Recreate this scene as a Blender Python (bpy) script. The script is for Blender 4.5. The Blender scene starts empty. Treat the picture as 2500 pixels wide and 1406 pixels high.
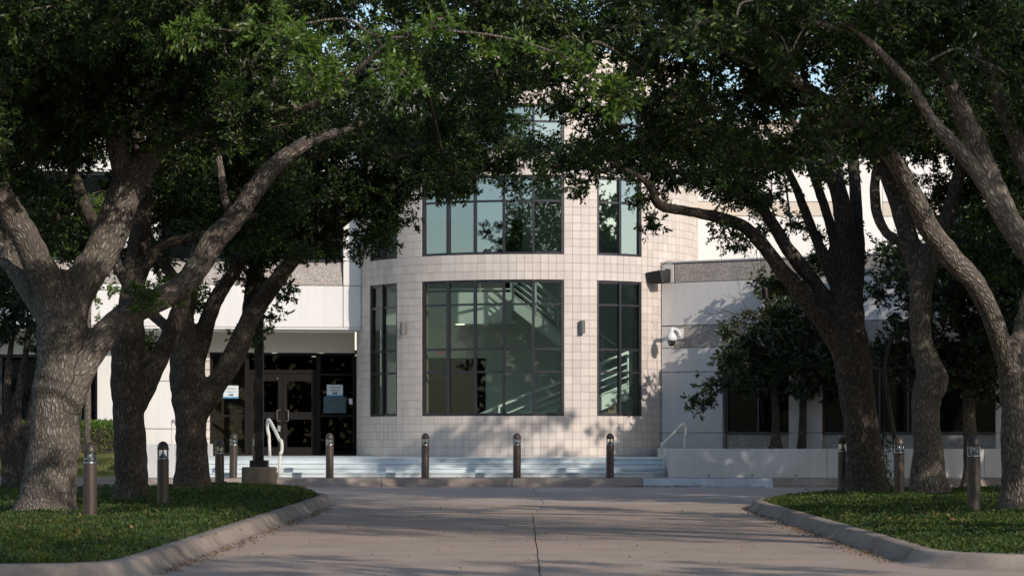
import bpy, bmesh, math, random
import numpy as np
from mathutils import Vector, Matrix, noise as mnoise
R_ = math.radians
random.seed(7); rng = np.random.default_rng(11)
scene = bpy.context.scene
col = scene.collection

# ------------------------------------------------------------------ camera, sky, sun, exposure
FPX, HZ, CAMZ = 5903.0, 1060.0, 1.30            # focal length and horizon in photograph pixels, eye height
cd = bpy.data.cameras.new('camera'); cam = bpy.data.objects.new('camera', cd); col.objects.link(cam)
cam.location = (0, 0, CAMZ); cam.rotation_euler = (R_(90), 0, 0)
cd.lens = 85.0; cd.sensor_width = 36.0; cd.shift_y = (HZ - 703.0) / 2500.0
cd.clip_start = 0.5; cd.clip_end = 3000.0
cd.dof.use_dof = True; cd.dof.focus_distance = 41.0; cd.dof.aperture_fstop = 2.8
scene.camera = cam

SUN_AZ, SUN_EL = 38.0, 23.5                      # sun behind the camera, to the right
sdir = Vector((math.sin(R_(SUN_AZ)) * math.cos(R_(SUN_EL)), -math.cos(R_(SUN_AZ)) * math.cos(R_(SUN_EL)), math.sin(R_(SUN_EL))))
w = bpy.data.worlds.new('World'); scene.world = w; w.use_nodes = True
nt = w.node_tree; sky = nt.nodes.new('ShaderNodeTexSky'); sky.sky_type = 'NISHITA'; sky.sun_disc = False
sky.sun_elevation = R_(SUN_EL); sky.sun_rotation = R_(180 - SUN_AZ); sky.air_density = 1.0; sky.dust_density = 0.6
bg = nt.nodes['Background']; nt.links.new(sky.outputs[0], bg.inputs[0]); bg.inputs[1].default_value = 0.15
sl = bpy.data.lights.new('sun', 'SUN'); sl.energy = 3.3; sl.angle = R_(0.53); sl.color = (1.0, 0.90, 0.80)
so = bpy.data.objects.new('sun', sl); col.objects.link(so); so.rotation_euler = sdir.to_track_quat('Z', 'Y').to_euler()
so.location = (20, -20, 30)
scene.view_settings.view_transform = 'Standard'; scene.view_settings.look = 'None'
scene.view_settings.exposure = 0.1; scene.view_settings.gamma = 1.0; scene.view_settings.use_curve_mapping = False
scene.cycles.use_denoising = True
scene.cycles.max_bounces = 8; scene.cycles.transparent_max_bounces = 16
scene.cycles.caustics_reflective = False; scene.cycles.caustics_refractive = False

# ------------------------------------------------------------------ helpers
def at(px, py, Y):
    return np.array([(px - 1250.0) * Y / FPX, Y, CAMZ + (HZ - py) * Y / FPX])

ORG = {}
def tag(o, label=None, cat=None, group=None, kind=None):
    if label: o['label'] = label
    if cat: o['category'] = cat
    if group: o['group'] = group
    if kind: o['kind'] = kind
    return o
def thing(name, loc, label=None, cat=None, group=None, kind=None):
    o = bpy.data.objects.new(name, None); col.objects.link(o); o.location = tuple(loc)
    o.empty_display_size = 0.3
    ORG[o.name] = np.array(loc, float)
    return tag(o, label, cat, group, kind)

def mesh_np(name, V, F, mat=None, parent=None, smooth=False, kind=None, mats=None, midx=None):
    """V (n,3) world coordinates; F list of index tuples or (m,k) array; linked as ONE object, local to its parent's origin"""
    V = np.asarray(V, dtype=np.float64).reshape(-1, 3)
    org = ORG[parent.name] if parent is not None else (V.mean(0) if len(V) else np.zeros(3))
    if parent is None: org = np.array([org[0], org[1], V[:, 2].min()])
    me = bpy.data.meshes.new(name)
    Vl = (V - org).astype(np.float32)
    me.vertices.add(len(Vl)); me.vertices.foreach_set('co', Vl.ravel())
    if isinstance(F, np.ndarray):
        k = F.shape[1]; m = F.shape[0]
        li = F.astype(np.int32).ravel(); ls = np.arange(0, m * k, k, dtype=np.int32)
    else:
        m = len(F); li = np.fromiter((i for f in F for i in f), dtype=np.int32)
        ls = np.cumsum([0] + [len(f) for f in F[:-1]]).astype(np.int32)
    me.loops.add(len(li)); me.loops.foreach_set('vertex_index', li)
    me.polygons.add(m); me.polygons.foreach_set('loop_start', ls)
    me.polygons.foreach_set('use_smooth', np.full(m, bool(smooth)))
    for mm in (mats or ([mat] if mat else [])): me.materials.append(mm)
    if midx is not None: me.polygons.foreach_set('material_index', np.asarray(midx, dtype=np.int32))
    me.update(calc_edges=True); me.validate()
    o = bpy.data.objects.new(name, me); col.objects.link(o)
    if parent is not None:
        o.parent = parent; ORG[o.name] = org
    else:
        o.location = tuple(org); ORG[o.name] = org
    if kind: o['kind'] = kind
    return o

class MB:
    """collects simple shapes in world coordinates, linked as one object"""
    def __init__(s): s.v = []; s.f = []; s.n = 0
    def add(s, V, F):
        V = np.asarray(V, float); s.v.append(V)
        s.f += [tuple(i + s.n for i in f) for f in F]; s.n += len(V)
    def box(s, x0, x1, y0, y1, z0, z1):
        s.add([(x0,y0,z0),(x1,y0,z0),(x1,y1,z0),(x0,y1,z0),(x0,y0,z1),(x1,y0,z1),(x1,y1,z1),(x0,y1,z1)],
              [(3,2,1,0),(4,5,6,7),(0,1,5,4),(1,2,6,5),(2,3,7,6),(3,0,4,7)])
    def fbox(s, fr, s0, s1, d0, d1, z0, z1, ds=None):
        """box in wall coordinates: s along the wall, d outward; ds = outward lean at the bottom front"""
        P, t, n = fr
        c = []
        for z in (z0, z1):
            for (a, d) in ((s0, d1), (s1, d1), (s1, d0), (s0, d0)):
                dd = d + (ds if (ds and z == z0 and d == d1) else 0)
                q = P + t * a + n * dd; c.append((q[0], q[1], z))
        s.add(c, [(3,2,1,0),(4,5,6,7),(0,1,5,4),(1,2,6,5),(2,3,7,6),(3,0,4,7)])
    def tube(s, pts, rad, sides=8, cap=True):
        V, F = tube_geo(pts, rad, sides, cap); s.add(V, F)
    def lathe(s, c, prof, sides=20):
        V = []; F = []; m = len(prof)
        for (r, z) in prof:
            for k in range(sides):
                a = 2 * math.pi * k / sides; V.append((c[0] + r * math.cos(a), c[1] + r * math.sin(a), c[2] + z))
        for i in range(m - 1):
            for k in range(sides):
                k2 = (k + 1) % sides; F.append((i*sides+k, i*sides+k2, (i+1)*sides+k2, (i+1)*sides+k))
        F.append(tuple(reversed(range(sides)))); F.append(tuple((m-1)*sides + k for k in range(sides)))
        s.add(V, F)
    def build(s, name, mat, parent=None, smooth=False, kind=None):
        return mesh_np(name, np.concatenate(s.v), s.f, mat, parent, smooth, kind)
def bevel(o, wd=0.01, seg=2):
    m = o.modifiers.new('bevel', 'BEVEL'); m.width = wd; m.segments = seg; m.limit_method = 'ANGLE'; m.angle_limit = R_(40)
    return o

def tube_geo(pts, rad, sides=8, cap=True):
    P = np.asarray(pts, float); n = len(P)
    r = np.full(n, rad, float) if np.isscalar(rad) else np.asarray(rad, float)
    T = np.gradient(P, axis=0); T /= np.linalg.norm(T, axis=1)[:, None] + 1e-9
    ref = np.array([0.13, 0.91, 0.21]) if abs(T[0] @ np.array([0.13,.91,.21])) < 0.9 else np.array([1., 0, 0])
    e1 = np.cross(T[0], ref); e1 /= np.linalg.norm(e1)
    V = []
    ang = np.arange(sides) * 2 * np.pi / sides
    for i in range(n):
        e1 = e1 - T[i] * (e1 @ T[i]); e1 /= np.linalg.norm(e1) + 1e-9
        e2 = np.cross(T[i], e1)
        V.append(P[i] + r[i] * (np.cos(ang)[:, None] * e1 + np.sin(ang)[:, None] * e2))
    V = np.concatenate(V)
    F = []
    for i in range(n - 1):
        for k in range(sides):
            k2 = (k + 1) % sides
            F.append((i*sides+k, i*sides+k2, (i+1)*sides+k2, (i+1)*sides+k))
    if cap:
        F.append(tuple(reversed(range(sides)))); F.append(tuple((n-1)*sides + k for k in range(sides)))
    return V, F
def spline(P, sub=6):
    """Catmull-Rom through rows of P (any dimension)"""
    P = np.asarray(P, float)
    Q = np.vstack([2*P[0]-P[1], P, 2*P[-1]-P[-2]]); out = []
    for i in range(1, len(Q) - 2):
        p0, p1, p2, p3 = Q[i-1], Q[i], Q[i+1], Q[i+2]
        for t in np.linspace(0, 1, sub, endpoint=False):
            out.append(0.5*((2*p1)+(-p0+p2)*t+(2*p0-5*p1+4*p2-p3)*t*t+(-p0+3*p1-3*p2+p3)*t**3))
    out.append(P[-1]); return np.array(out)

# ------------------------------------------------------------------ materials
def new_mat(name):
    m = bpy.data.materials.new(name); m.use_nodes = True
    return m, m.node_tree, m.node_tree.nodes['Principled BSDF']
def N(nt, typ, **kw):
    n = nt.nodes.new(typ)
    for k, v in kw.items():
        if k in n.inputs: n.inputs[k].default_value = v
        else: setattr(n, k, v)
    return n
def ramp(nt, fac, stops):
    n = nt.nodes.new('ShaderNodeValToRGB'); e = n.color_ramp.elements
    while len(e) < len(stops): e.new(0.5)
    for el, (p, c) in zip(e, stops):
        el.position = p; el.color = (*c, 1) if len(c) == 3 else c
    nt.links.new(fac, n.inputs[0]); return n.outputs[0]
def surf(name, c, rough=0.7, var=0.12, scale=3.0, bump=0.15, bscale=60.0, metallic=0.0, spots=None, per_obj=0.0, spec=0.4, stain=0.0, streak=0.0):
    """painted / mineral surface: large blotches + fine grain, optional coarse speckle, per-object tone"""
    m, nt, b = new_mat(name); L = nt.links
    tc = N(nt, 'ShaderNodeTexCoord'); geo = N(nt, 'ShaderNodeNewGeometry')
    n1 = N(nt, 'ShaderNodeTexNoise', Scale=scale, Detail=6.0, Roughness=0.6); L.new(geo.outputs['Position'], n1.inputs['Vector'])
    c = np.array(c)
    base = ramp(nt, n1.outputs['Fac'], [(0.3, tuple(c*(1-var))), (0.7, tuple(np.minimum(c*(1+var), 1)))])
    n2 = N(nt, 'ShaderNodeTexNoise', Scale=bscale, Detail=5.0, Roughness=0.65); L.new(geo.outputs['Position'], n2.inputs['Vector'])
    if spots:
        v = N(nt, 'ShaderNodeTexVoronoi', Scale=spots[0]); L.new(geo.outputs['Position'], v.inputs['Vector'])
        mx = N(nt, 'ShaderNodeMix', data_type='RGBA'); mx.blend_type = 'MULTIPLY'; mx.inputs[0].default_value = 1.0
        bw = N(nt, 'ShaderNodeRGBToBW'); L.new(v.outputs['Color'], bw.inputs[0])
        L.new(base, mx.inputs[6]); L.new(ramp(nt, bw.outputs[0], [(0.2, (spots[1],)*3), (0.8, (spots[2],)*3)]), mx.inputs[7]); base = mx.outputs[2]
    if stain:
        n3 = N(nt, 'ShaderNodeTexNoise', Scale=0.8, Detail=8.0, Roughness=0.7); L.new(geo.outputs['Position'], n3.inputs['Vector'])
        mx = N(nt, 'ShaderNodeMix', data_type='RGBA'); mx.blend_type = 'MULTIPLY'; mx.inputs[0].default_value = stain
        L.new(base, mx.inputs[6]); L.new(ramp(nt, n3.outputs['Fac'], [(0.35, (0.55, 0.52, 0.5)), (0.55, (1, 1, 1))]), mx.inputs[7]); base = mx.outputs[2]
    if streak:
        mp = N(nt, 'ShaderNodeMapping'); mp.inputs['Scale'].default_value = (3.2, 3.2, 0.16); L.new(geo.outputs['Position'], mp.inputs['Vector'])
        n4 = N(nt, 'ShaderNodeTexNoise', Scale=2.2, Detail=7.0, Roughness=0.68); L.new(mp.outputs[0], n4.inputs['Vector'])
        mx = N(nt, 'ShaderNodeMix', data_type='RGBA'); mx.blend_type = 'MULTIPLY'; mx.inputs[0].default_value = streak
        L.new(base, mx.inputs[6]); L.new(ramp(nt, n4.outputs['Fac'], [(0.36, (0.62, 0.58, 0.54)), (0.54, (1, 1, 1))]), mx.inputs[7]); base = mx.outputs[2]
    if per_obj:
        oi = N(nt, 'ShaderNodeObjectInfo'); mx = N(nt, 'ShaderNodeMix', data_type='RGBA'); mx.blend_type = 'MULTIPLY'; mx.inputs[0].default_value = 1.0
        isl = N(nt, 'ShaderNodeMath', operation='FRACT'); add = N(nt, 'ShaderNodeMath', operation='ADD')
        L.new(oi.outputs['Random'], add.inputs[0]); L.new(geo.outputs['Random Per Island'], add.inputs[1]); L.new(add.outputs[0], isl.inputs[0])
        L.new(base, mx.inputs[6]); L.new(ramp(nt, isl.outputs[0], [(0, (1-per_obj,)*3), (1, (1+per_obj*0.4, 1+per_obj*0.35, 1+per_obj*0.3))]), mx.inputs[7]); base = mx.outputs[2]
    L.new(base, b.inputs['Base Color']); b.inputs['Roughness'].default_value = rough; b.inputs['Metallic'].default_value = metallic
    b.inputs['Specular IOR Level'].default_value = spec
    if bump:
        bp = N(nt, 'ShaderNodeBump', Strength=bump, Distance=0.01); L.new(n2.outputs['Fac'], bp.inputs['Height']); L.new(bp.outputs[0], b.inputs['Normal'])
    return m
def leaf_mat(name, c0, c1, c2, trans=0.22, rough=0.42):
    m, nt, b = new_mat(name); L = nt.links
    geo = N(nt, 'ShaderNodeNewGeometry')
    cr = ramp(nt, geo.outputs['Random Per Island'], [(0.0, c0), (0.55, c1), (0.93, c2), (1.0, (c2[0]*1.6, c2[1]*1.05, c2[2]*0.9))])
    L.new(cr, b.inputs['Base Color']); b.inputs['Roughness'].default_value = rough; b.inputs['Specular IOR Level'].default_value = 0.45
    tr = N(nt, 'ShaderNodeBsdfTranslucent'); mul = N(nt, 'ShaderNodeMix', data_type='RGBA'); mul.blend_type = 'MULTIPLY'; mul.inputs[0].default_value = 1
    L.new(cr, mul.inputs[6]); mul.inputs[7].default_value = (1.5, 1.9, 0.6, 1); L.new(mul.outputs[2], tr.inputs['Color'])
    mx = N(nt, 'ShaderNodeMixShader', Fac=trans); L.new(b.outputs[0], mx.inputs[1]); L.new(tr.outputs[0], mx.inputs[2])
    L.new(mx.outputs[0], nt.nodes['Material Output'].inputs[0]); return m
def bark_mat(name, lo, hi, bump=1.0):
    m, nt, b = new_mat(name); L = nt.links
    a = N(nt, 'ShaderNodeAttribute', attribute_name='bark')
    nz = N(nt, 'ShaderNodeTexNoise', Scale=4.0, Detail=4.0); L.new(a.outputs['Vector'], nz.inputs['Vector'])
    mxv = N(nt, 'ShaderNodeMix', data_type='RGBA'); mxv.blend_type = 'LINEAR_LIGHT'; mxv.inputs[0].default_value = 0.06
    L.new(a.outputs['Vector'], mxv.inputs[6]); L.new(nz.outputs['Color'], mxv.inputs[7])
    mp = N(nt, 'ShaderNodeMapping'); mp.inputs['Scale'].default_value = (1, 1, 0.26); L.new(mxv.outputs[2], mp.inputs['Vector'])
    vo = N(nt, 'ShaderNodeTexVoronoi', Scale=27.0, feature='DISTANCE_TO_EDGE'); L.new(mp.outputs[0], vo.inputs['Vector'])
    vc = N(nt, 'ShaderNodeTexVoronoi', Scale=27.0); L.new(mp.outputs[0], vc.inputs['Vector'])
    fine = N(nt, 'ShaderNodeTexNoise', Scale=45.0, Detail=6.0, Roughness=0.7); L.new(mp.outputs[0], fine.inputs['Vector'])
    big = N(nt, 'ShaderNodeTexNoise', Scale=2.2, Detail=5.0); L.new(a.outputs['Vector'], big.inputs['Vector'])
    cr = ramp(nt, vo.outputs['Distance'], [(0.0, tuple(np.array(lo)*0.7)), (0.12, lo), (0.4, hi)])
    m1 = N(nt, 'ShaderNodeMix', data_type='RGBA'); m1.blend_type = 'MULTIPLY'; m1.inputs[0].default_value = 1
    L.new(cr, m1.inputs[6]); L.new(ramp(nt, big.outputs['Fac'], [(0.3, (0.7, 0.7, 0.68)), (0.7, (1.2, 1.16, 1.1))]), m1.inputs[7])
    m2 = N(nt, 'ShaderNodeMix', data_type='RGBA'); m2.blend_type = 'MULTIPLY'; m2.inputs[0].default_value = 1
    L.new(m1.outputs[2], m2.inputs[6]); L.new(ramp(nt, fine.outputs['Fac'], [(0.3, (0.72,)*3), (0.7, (1.2,)*3)]), m2.inputs[7])
    L.new(m2.outputs[2], b.inputs['Base Color']); b.inputs['Roughness'].default_value = 0.9; b.inputs['Specular IOR Level'].default_value = 0.15
    h = N(nt, 'ShaderNodeMath', operation='MULTIPLY_ADD'); L.new(fine.outputs['Fac'], h.inputs[0]); h.inputs[1].default_value = 0.35
    mr = N(nt, 'ShaderNodeMapRange'); mr.inputs['From Max'].default_value = 0.3; L.new(vo.outputs['Distance'], mr.inputs['Value']); L.new(mr.outputs[0], h.inputs[2])
    bp = N(nt, 'ShaderNodeBump', Strength=bump, Distance=0.022); L.new(h.outputs[0], bp.inputs['Height']); L.new(bp.outputs[0], b.inputs['Normal'])
    return m
def glass_mat(name, tint, refl=0.12, rough=0.01, fres=1.0):
    m, nt, b = new_mat(name); nt.nodes.remove(b); L = nt.links
    tr = N(nt, 'ShaderNodeBsdfTransparent'); tr.inputs[0].default_value = (*tint, 1)
    gl = N(nt, 'ShaderNodeBsdfGlossy', Roughness=rough); gl.inputs[0].default_value = (0.86, 0.97, 1.0, 1)
    fr = N(nt, 'ShaderNodeFresnel', IOR=1.5); mt = N(nt, 'ShaderNodeMath', operation='MULTIPLY_ADD'); mt.inputs[1].default_value = fres; mt.inputs[2].default_value = refl
    mt.use_clamp = True
    L.new(fr.outputs[0], mt.inputs[0]); mx = N(nt, 'ShaderNodeMixShader'); L.new(mt.outputs[0], mx.inputs[0])
    L.new(tr.outputs[0], mx.inputs[1]); L.new(gl.outputs[0], mx.inputs[2]); L.new(mx.outputs[0], nt.nodes['Material Output'].inputs[0])
    return m
def emit_mat(name, c, s):
    m, nt, b = new_mat(name); b.inputs['Emission Color'].default_value = (*c, 1); b.inputs['Emission Strength'].default_value = s
    b.inputs['Base Color'].default_value = (*c, 1); return m

M = dict(
 road=surf('concrete_road', (0.49, 0.378, 0.305), 0.85, 0.10, 0.9, 0, 90, spots=(220, 0.86, 1.08), per_obj=0.05, stain=0.35),
 cross=surf('concrete_drive', (0.52, 0.425, 0.36), 0.85, 0.10, 0.7, 0, 90, spots=(220, 0.88, 1.06), per_obj=0.04, stain=0.3),
 joint=surf('joint_filler', (0.045, 0.04, 0.037), 0.9, 0.3, 9),
 kerb=surf('kerb_concrete', (0.36, 0.30, 0.255), 0.85, 0.20, 2.2, 0, 60, spots=(160, 0.8, 1.12), per_obj=0.14, stain=0.75),
 kerbpaint=surf('pale_kerb_paint', (0.50, 0.53, 0.56), 0.7, 0.12, 3, 0.2, 50, stain=0.4),
 gutter=surf('gutter_concrete', (0.42, 0.29, 0.245), 0.85, 0.1, 1.5, 0, 80, stain=0.3),
 soil=surf('soil', (0.055, 0.04, 0.03), 0.95, 0.35, 5, 0.6, 40),
 ground=surf('far_ground', (0.12, 0.12, 0.08), 0.95, 0.3, 0.4, 0.3, 20),
 lawn=surf('lawn_turf', (0.15, 0.17, 0.05), 0.95, 0.35, 1.6, 0.5, 40),
 tile=surf('beige_tile', (0.67, 0.60, 0.54), 0.55, 0.05, 1.4, 0, 140, spots=(300, 0.93, 1.04), per_obj=0.10, streak=0.16),
 mortar=surf('tile_mortar', (0.31, 0.245, 0.19), 0.9, 0.2, 4),
 white=surf('white_panel_paint', (0.76, 0.745, 0.72), 0.65, 0.035, 0.7, 0, 120, per_obj=0.02, streak=0.12),
 grey=surf('pale_panel_paint', (0.68, 0.66, 0.64), 0.65, 0.04, 0.6, 0, 120, per_obj=0.03, streak=0.16),
 aggr=surf('exposed_aggregate', (0.40, 0.36, 0.325), 0.9, 0.12, 3, 0.9, 45, spots=(55, 0.55, 1.35)),
 beige=surf('beige_render', (0.60, 0.53, 0.45), 0.8, 0.05, 1.0, 0.1, 90),
 step=surf('painted_step', (0.66, 0.73, 0.75), 0.7, 0.07, 2.2, 0, 60, stain=0.25),
 frame=surf('dark_window_frame', (0.045, 0.045, 0.055), 0.35, 0.1, 5, 0, metallic=0.4, spec=0.5),
 bronze=surf('bronze_door_frame', (0.015, 0.013, 0.0125), 0.6, 0.1, 5, 0, metallic=0.0, spec=0.08),
 iwall=surf('interior_wall', (0.80, 0.80, 0.77), 0.8, 0.03, 1, 0),
 ifloor=surf('interior_floor', (0.25, 0.23, 0.2), 0.5, 0.1, 2, 0),
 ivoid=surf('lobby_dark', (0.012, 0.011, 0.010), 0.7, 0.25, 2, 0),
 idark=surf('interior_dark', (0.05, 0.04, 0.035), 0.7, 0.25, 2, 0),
 irail=surf('white_rail_paint', (0.75, 0.76, 0.74), 0.5, 0.03, 2, 0),
 hrail=surf('cream_handrail', (0.68, 0.66, 0.6), 0.4, 0.06, 5, 0),
 boll=surf('bronze_bollard', (0.085, 0.066, 0.058), 0.42, 0.12, 6, 0.05, 200, metallic=0.35, spec=0.5),
 cap=surf('bollard_cap', (0.07, 0.056, 0.05), 0.45, 0.12, 6, 0.05, 200, metallic=0.3),
 chrome=surf('bright_reflector', (0.65, 0.67, 0.7), 0.25, 0.05, 8, 0, metallic=0.9),
 pole=surf('black_pole_paint', (0.028, 0.024, 0.022), 0.5, 0.5, 5, 0.1, 90, metallic=0.2),
 foot=surf('footing_concrete', (0.25, 0.20, 0.15), 0.9, 0.35, 3.5, 0.4, 60, stain=0.7),
 planter=surf('planter_paint', (0.66, 0.67, 0.68), 0.7, 0.05, 1.2, 0, 70, stain=0.22, streak=0.2),
 greymetal=surf('grey_fixture', (0.15, 0.15, 0.15), 0.45, 0.05, 5, 0, metallic=0.3),
 black=surf('black_fixture', (0.018, 0.017, 0.017), 0.5, 0.1, 5, 0.1, 120),
 cam=surf('white_fixture', (0.8, 0.8, 0.8), 0.35, 0.02, 5, 0),
 paper=surf('paper', (0.62, 0.68, 0.7), 0.8, 0.03, 9, 0),
 ink=surf('print_ink', (0.03, 0.03, 0.04), 0.8, 0.1, 9, 0),
 poster=surf('dark_notice', (0.06, 0.10, 0.11), 0.6, 0.4, 30, 0),
 bluetape=surf('blue_tape', (0.05, 0.22, 0.40), 0.6, 0.1, 9, 0),
 litter=None, glass=glass_mat('tinted_green_glass', (0.80, 0.93, 0.86), 0.02, fres=.6),
 glass2=glass_mat('sky_reflecting_glass', (0.55, 0.68, 0.64), 0.34),
 doorglass=glass_mat('dark_door_glass', (0.45, 0.46, 0.44), 0.0, fres=.2),
 lens=glass_mat('clear_lens', (0.93, 0.94, 0.94), 0.03),
 red=emit_mat('exit_red', (0.8, 0.09, 0.05), 0.08), lamp=emit_mat('downlight_glow', (1.0, 0.9, 0.75), 2.2),
)
m, nt, b = new_mat('dark_window_glass'); b.inputs['Base Color'].default_value = (0.005, 0.006, 0.007, 1); b.inputs['Roughness'].default_value = 0.03; b.inputs['Specular IOR Level'].default_value = 0.06; M['dglass'] = m
M['oak'] = leaf_mat('oak_leaf', (0.011, 0.022, 0.005), (0.023, 0.047, 0.009), (0.085, 0.145, 0.026))
M['magnolia'] = leaf_mat('broad_leaf', (0.016, 0.030, 0.012), (0.032, 0.052, 0.017), (0.065, 0.075, 0.026), 0.15)
M['lit_spray'] = leaf_mat('sunlit_oak_leaf', (0.045, 0.085, 0.014), (0.085, 0.155, 0.024), (0.14, 0.22, 0.04), 0.3, 0.38)  # oak leaf with the sunlight on near sprays put into a brighter colour
M['dark'] = leaf_mat('evergreen_leaf', (0.008, 0.016, 0.005), (0.016, 0.030, 0.008), (0.045, 0.070, 0.016), 0.12)
M['bright'] = leaf_mat('bright_leaf', (0.05, 0.09, 0.012), (0.09, 0.15, 0.02), (0.13, 0.19, 0.03), 0.4)
M['cover'] = leaf_mat('groundcover_leaf', (0.022, 0.040, 0.007), (0.042, 0.086, 0.012), (0.09, 0.125, 0.026), 0.25, 0.6)
_m = M['cover']; _nt = _m.node_tree; _b = _nt.nodes['Principled BSDF']; _src = _b.inputs['Base Color'].links[0].from_socket
_g = N(_nt, 'ShaderNodeNewGeometry'); _n = N(_nt, 'ShaderNodeTexNoise', Scale=0.75, Detail=5.0, Roughness=0.65); _nt.links.new(_g.outputs['Position'], _n.inputs['Vector'])
_x = N(_nt, 'ShaderNodeMix', data_type='RGBA'); _x.blend_type = 'MULTIPLY'; _x.inputs[0].default_value = 1.0
_nt.links.new(_src, _x.inputs[6]); _nt.links.new(ramp(_nt, _n.outputs['Fac'], [(0.32, (0.55, 0.62, 0.6)), (0.5, (1, 1, 1)), (0.66, (1.55, 1.15, 0.95))]), _x.inputs[7]); _nt.links.new(_x.outputs[2], _b.inputs['Base Color'])
M['hedge'] = leaf_mat('hedge_leaf', (0.07, 0.12, 0.018), (0.10, 0.19, 0.026), (0.15, 0.24, 0.04), 0.3)
M['turf'] = leaf_mat('turf_blade', (0.12, 0.14, 0.04), (0.17, 0.19, 0.06), (0.24, 0.22, 0.10), 0.3)
M['litter'] = leaf_mat('dry_leaf', (0.09, 0.05, 0.025), (0.17, 0.095, 0.04), (0.30, 0.20, 0.10), 0.1, 0.8)
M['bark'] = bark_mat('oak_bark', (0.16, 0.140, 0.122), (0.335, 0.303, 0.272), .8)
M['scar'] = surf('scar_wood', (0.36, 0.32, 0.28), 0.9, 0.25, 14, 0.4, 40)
M['bark_dark_shade'] = bark_mat('shaded_oak_bark', (0.085, 0.07, 0.058), (0.19, 0.165, 0.142), .55)  # darker bark copy, shade on the far trunks put into its colour
M['twig'] = surf('twig_bark', (0.07, 0.054, 0.044), 0.9, 0.2, 8, 0)

# ------------------------------------------------------------------ ground, road, kerbs, pavement
def road_z(Y): return 0.06 * min(max((Y - 46) / 11.0, 0), 1)
def sheet(name, poly, z, mat, parent=None, kind=None):
    V = [(x, y, z) for x, y in poly]; return mesh_np(name, V, [tuple(range(len(V)))], mat, parent, kind=kind)
sheet('ground', [(-900, -300), (900, -300), (900, 1500), (-900, 1500)], -0.12, M['ground'], kind='structure')
road = sheet('road', [(-60, -60), (60, -60), (60, 57.3), (-60, 57.3)], -0.03, M['joint'], kind='structure')
def slab(poly, mat, th=0.028, gap=0.009, name='road_slab'):
    P = np.array(poly, float); c = P.mean(0)
    n = len(P); V = []
    # inset by gap
    Q = []
    for i in range(n):
        a, b_, c_ = P[i-1], P[i], P[(i+1) % n]
        e1 = (b_ - a) / (np.linalg.norm(b_-a)+1e-9); e2 = (c_ - b_) / (np.linalg.norm(c_-b_)+1e-9)
        n1 = np.array([-e1[1], e1[0]]); n2 = np.array([-e2[1], e2[0]]); mm = n1 + n2; mm /= max(np.linalg.norm(mm), 0.3)
        Q.append(b_ + mm * gap)
    for x, y in Q: V.append((x, y, road_z(y)))
    for x, y in Q: V.append((x, y, road_z(y) - th))
    F = [tuple(range(n))] + [(i, i+n, (i+1) % n + n, (i+1) % n) for i in range(n)]
    return mesh_np(name, V, F, mat, road)
def wig(p, q, k, amp):
    p, q = np.array(p, float), np.array(q, float); d = q - p; nrm = np.array([-d[1], d[0]]) / np.linalg.norm(d)
    return [tuple(p + d*t + nrm*amp*(rng.random()-0.5)*2) for t in np.linspace(0, 1, k+1)]
J0 = wig((0.18, 3.0), (0.33, 39.2), 60, 0.007); J1 = wig((0.33, 39.2), (0.60, 44.9), 8, 0.02); J2 = wig((0.60, 44.9), (0.47, 57.0), 9, 0.02)
def half_slab(seg, xe, mat, gap=.0065):
    """slab between a wandering joint and the straight line x = xe"""
    sg = 1 if xe > seg[0][0] else -1
    V = []; n = len(seg)
    for i, (x, y) in enumerate(seg):
        yy = y+(gap if i == 0 else -gap if i == n-1 else 0)
        V += [(x+sg*gap, yy, road_z(yy)), (xe-sg*gap, yy, road_z(yy)), (x+sg*gap, yy, road_z(yy)-.028), (xe-sg*gap, yy, road_z(yy)-.028)]
    F = []
    for i in range(n-1):
        a, c = i*4, i*4+4
        F += [(a, a+1, c+1, c) if sg > 0 else (a+1, a, c, c+1), (a, c, c+2, a+2), (a+1, a+3, c+3, c+1)]
    F += [(0, 2, 3, 1), (4*n-4, 4*n-3, 4*n-1, 4*n-2)]
    return mesh_np('road_slab', V, F, mat, road)
for seg in (J0[:31], J0[30:]): half_slab(seg, -6.5, M['road']); half_slab(seg, 9.0, M['road'])
half_slab(J1, -12, M['road']); half_slab(J1, 14, M['road'])
def strip(x0, x1, y0, y1, mat, nm='road_slab'): slab([(x0, y0), (x1, y0), (x1, y1), (x0, y1)], mat, name=nm, gap=0.006)
for (a, b2) in ((0, 4), (4, 9)):
    seg = [(x, min(y, 56.6)) for x, y in J2[a:b2+1]]; y0, y1 = seg[0][1], seg[-1][1]
    half_slab(seg, -9, M['cross']); half_slab(seg, 9, M['cross'])
    for k in range(3):
        strip(-9 - 9*(k+1), -9 - 9*k, y0, y1, M['cross']); strip(9 + 9*k, 9 + 9*(k+1), y0, y1, M['cross'])
for k in range(-4, 5): strip(k*7 - 3.5 + 0.47, k*7 + 3.5 + 0.47, 56.62, 57.2, M['gutter'], 'gutter_slab')
strip(-30, -6.5, 3, 20.6, M['road']); strip(9, 30, 3, 20.6, M['road'])
strip(-30, 0.2, -40, 3, M['road']); strip(0.2, 30, -40, 3, M['road'])

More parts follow.
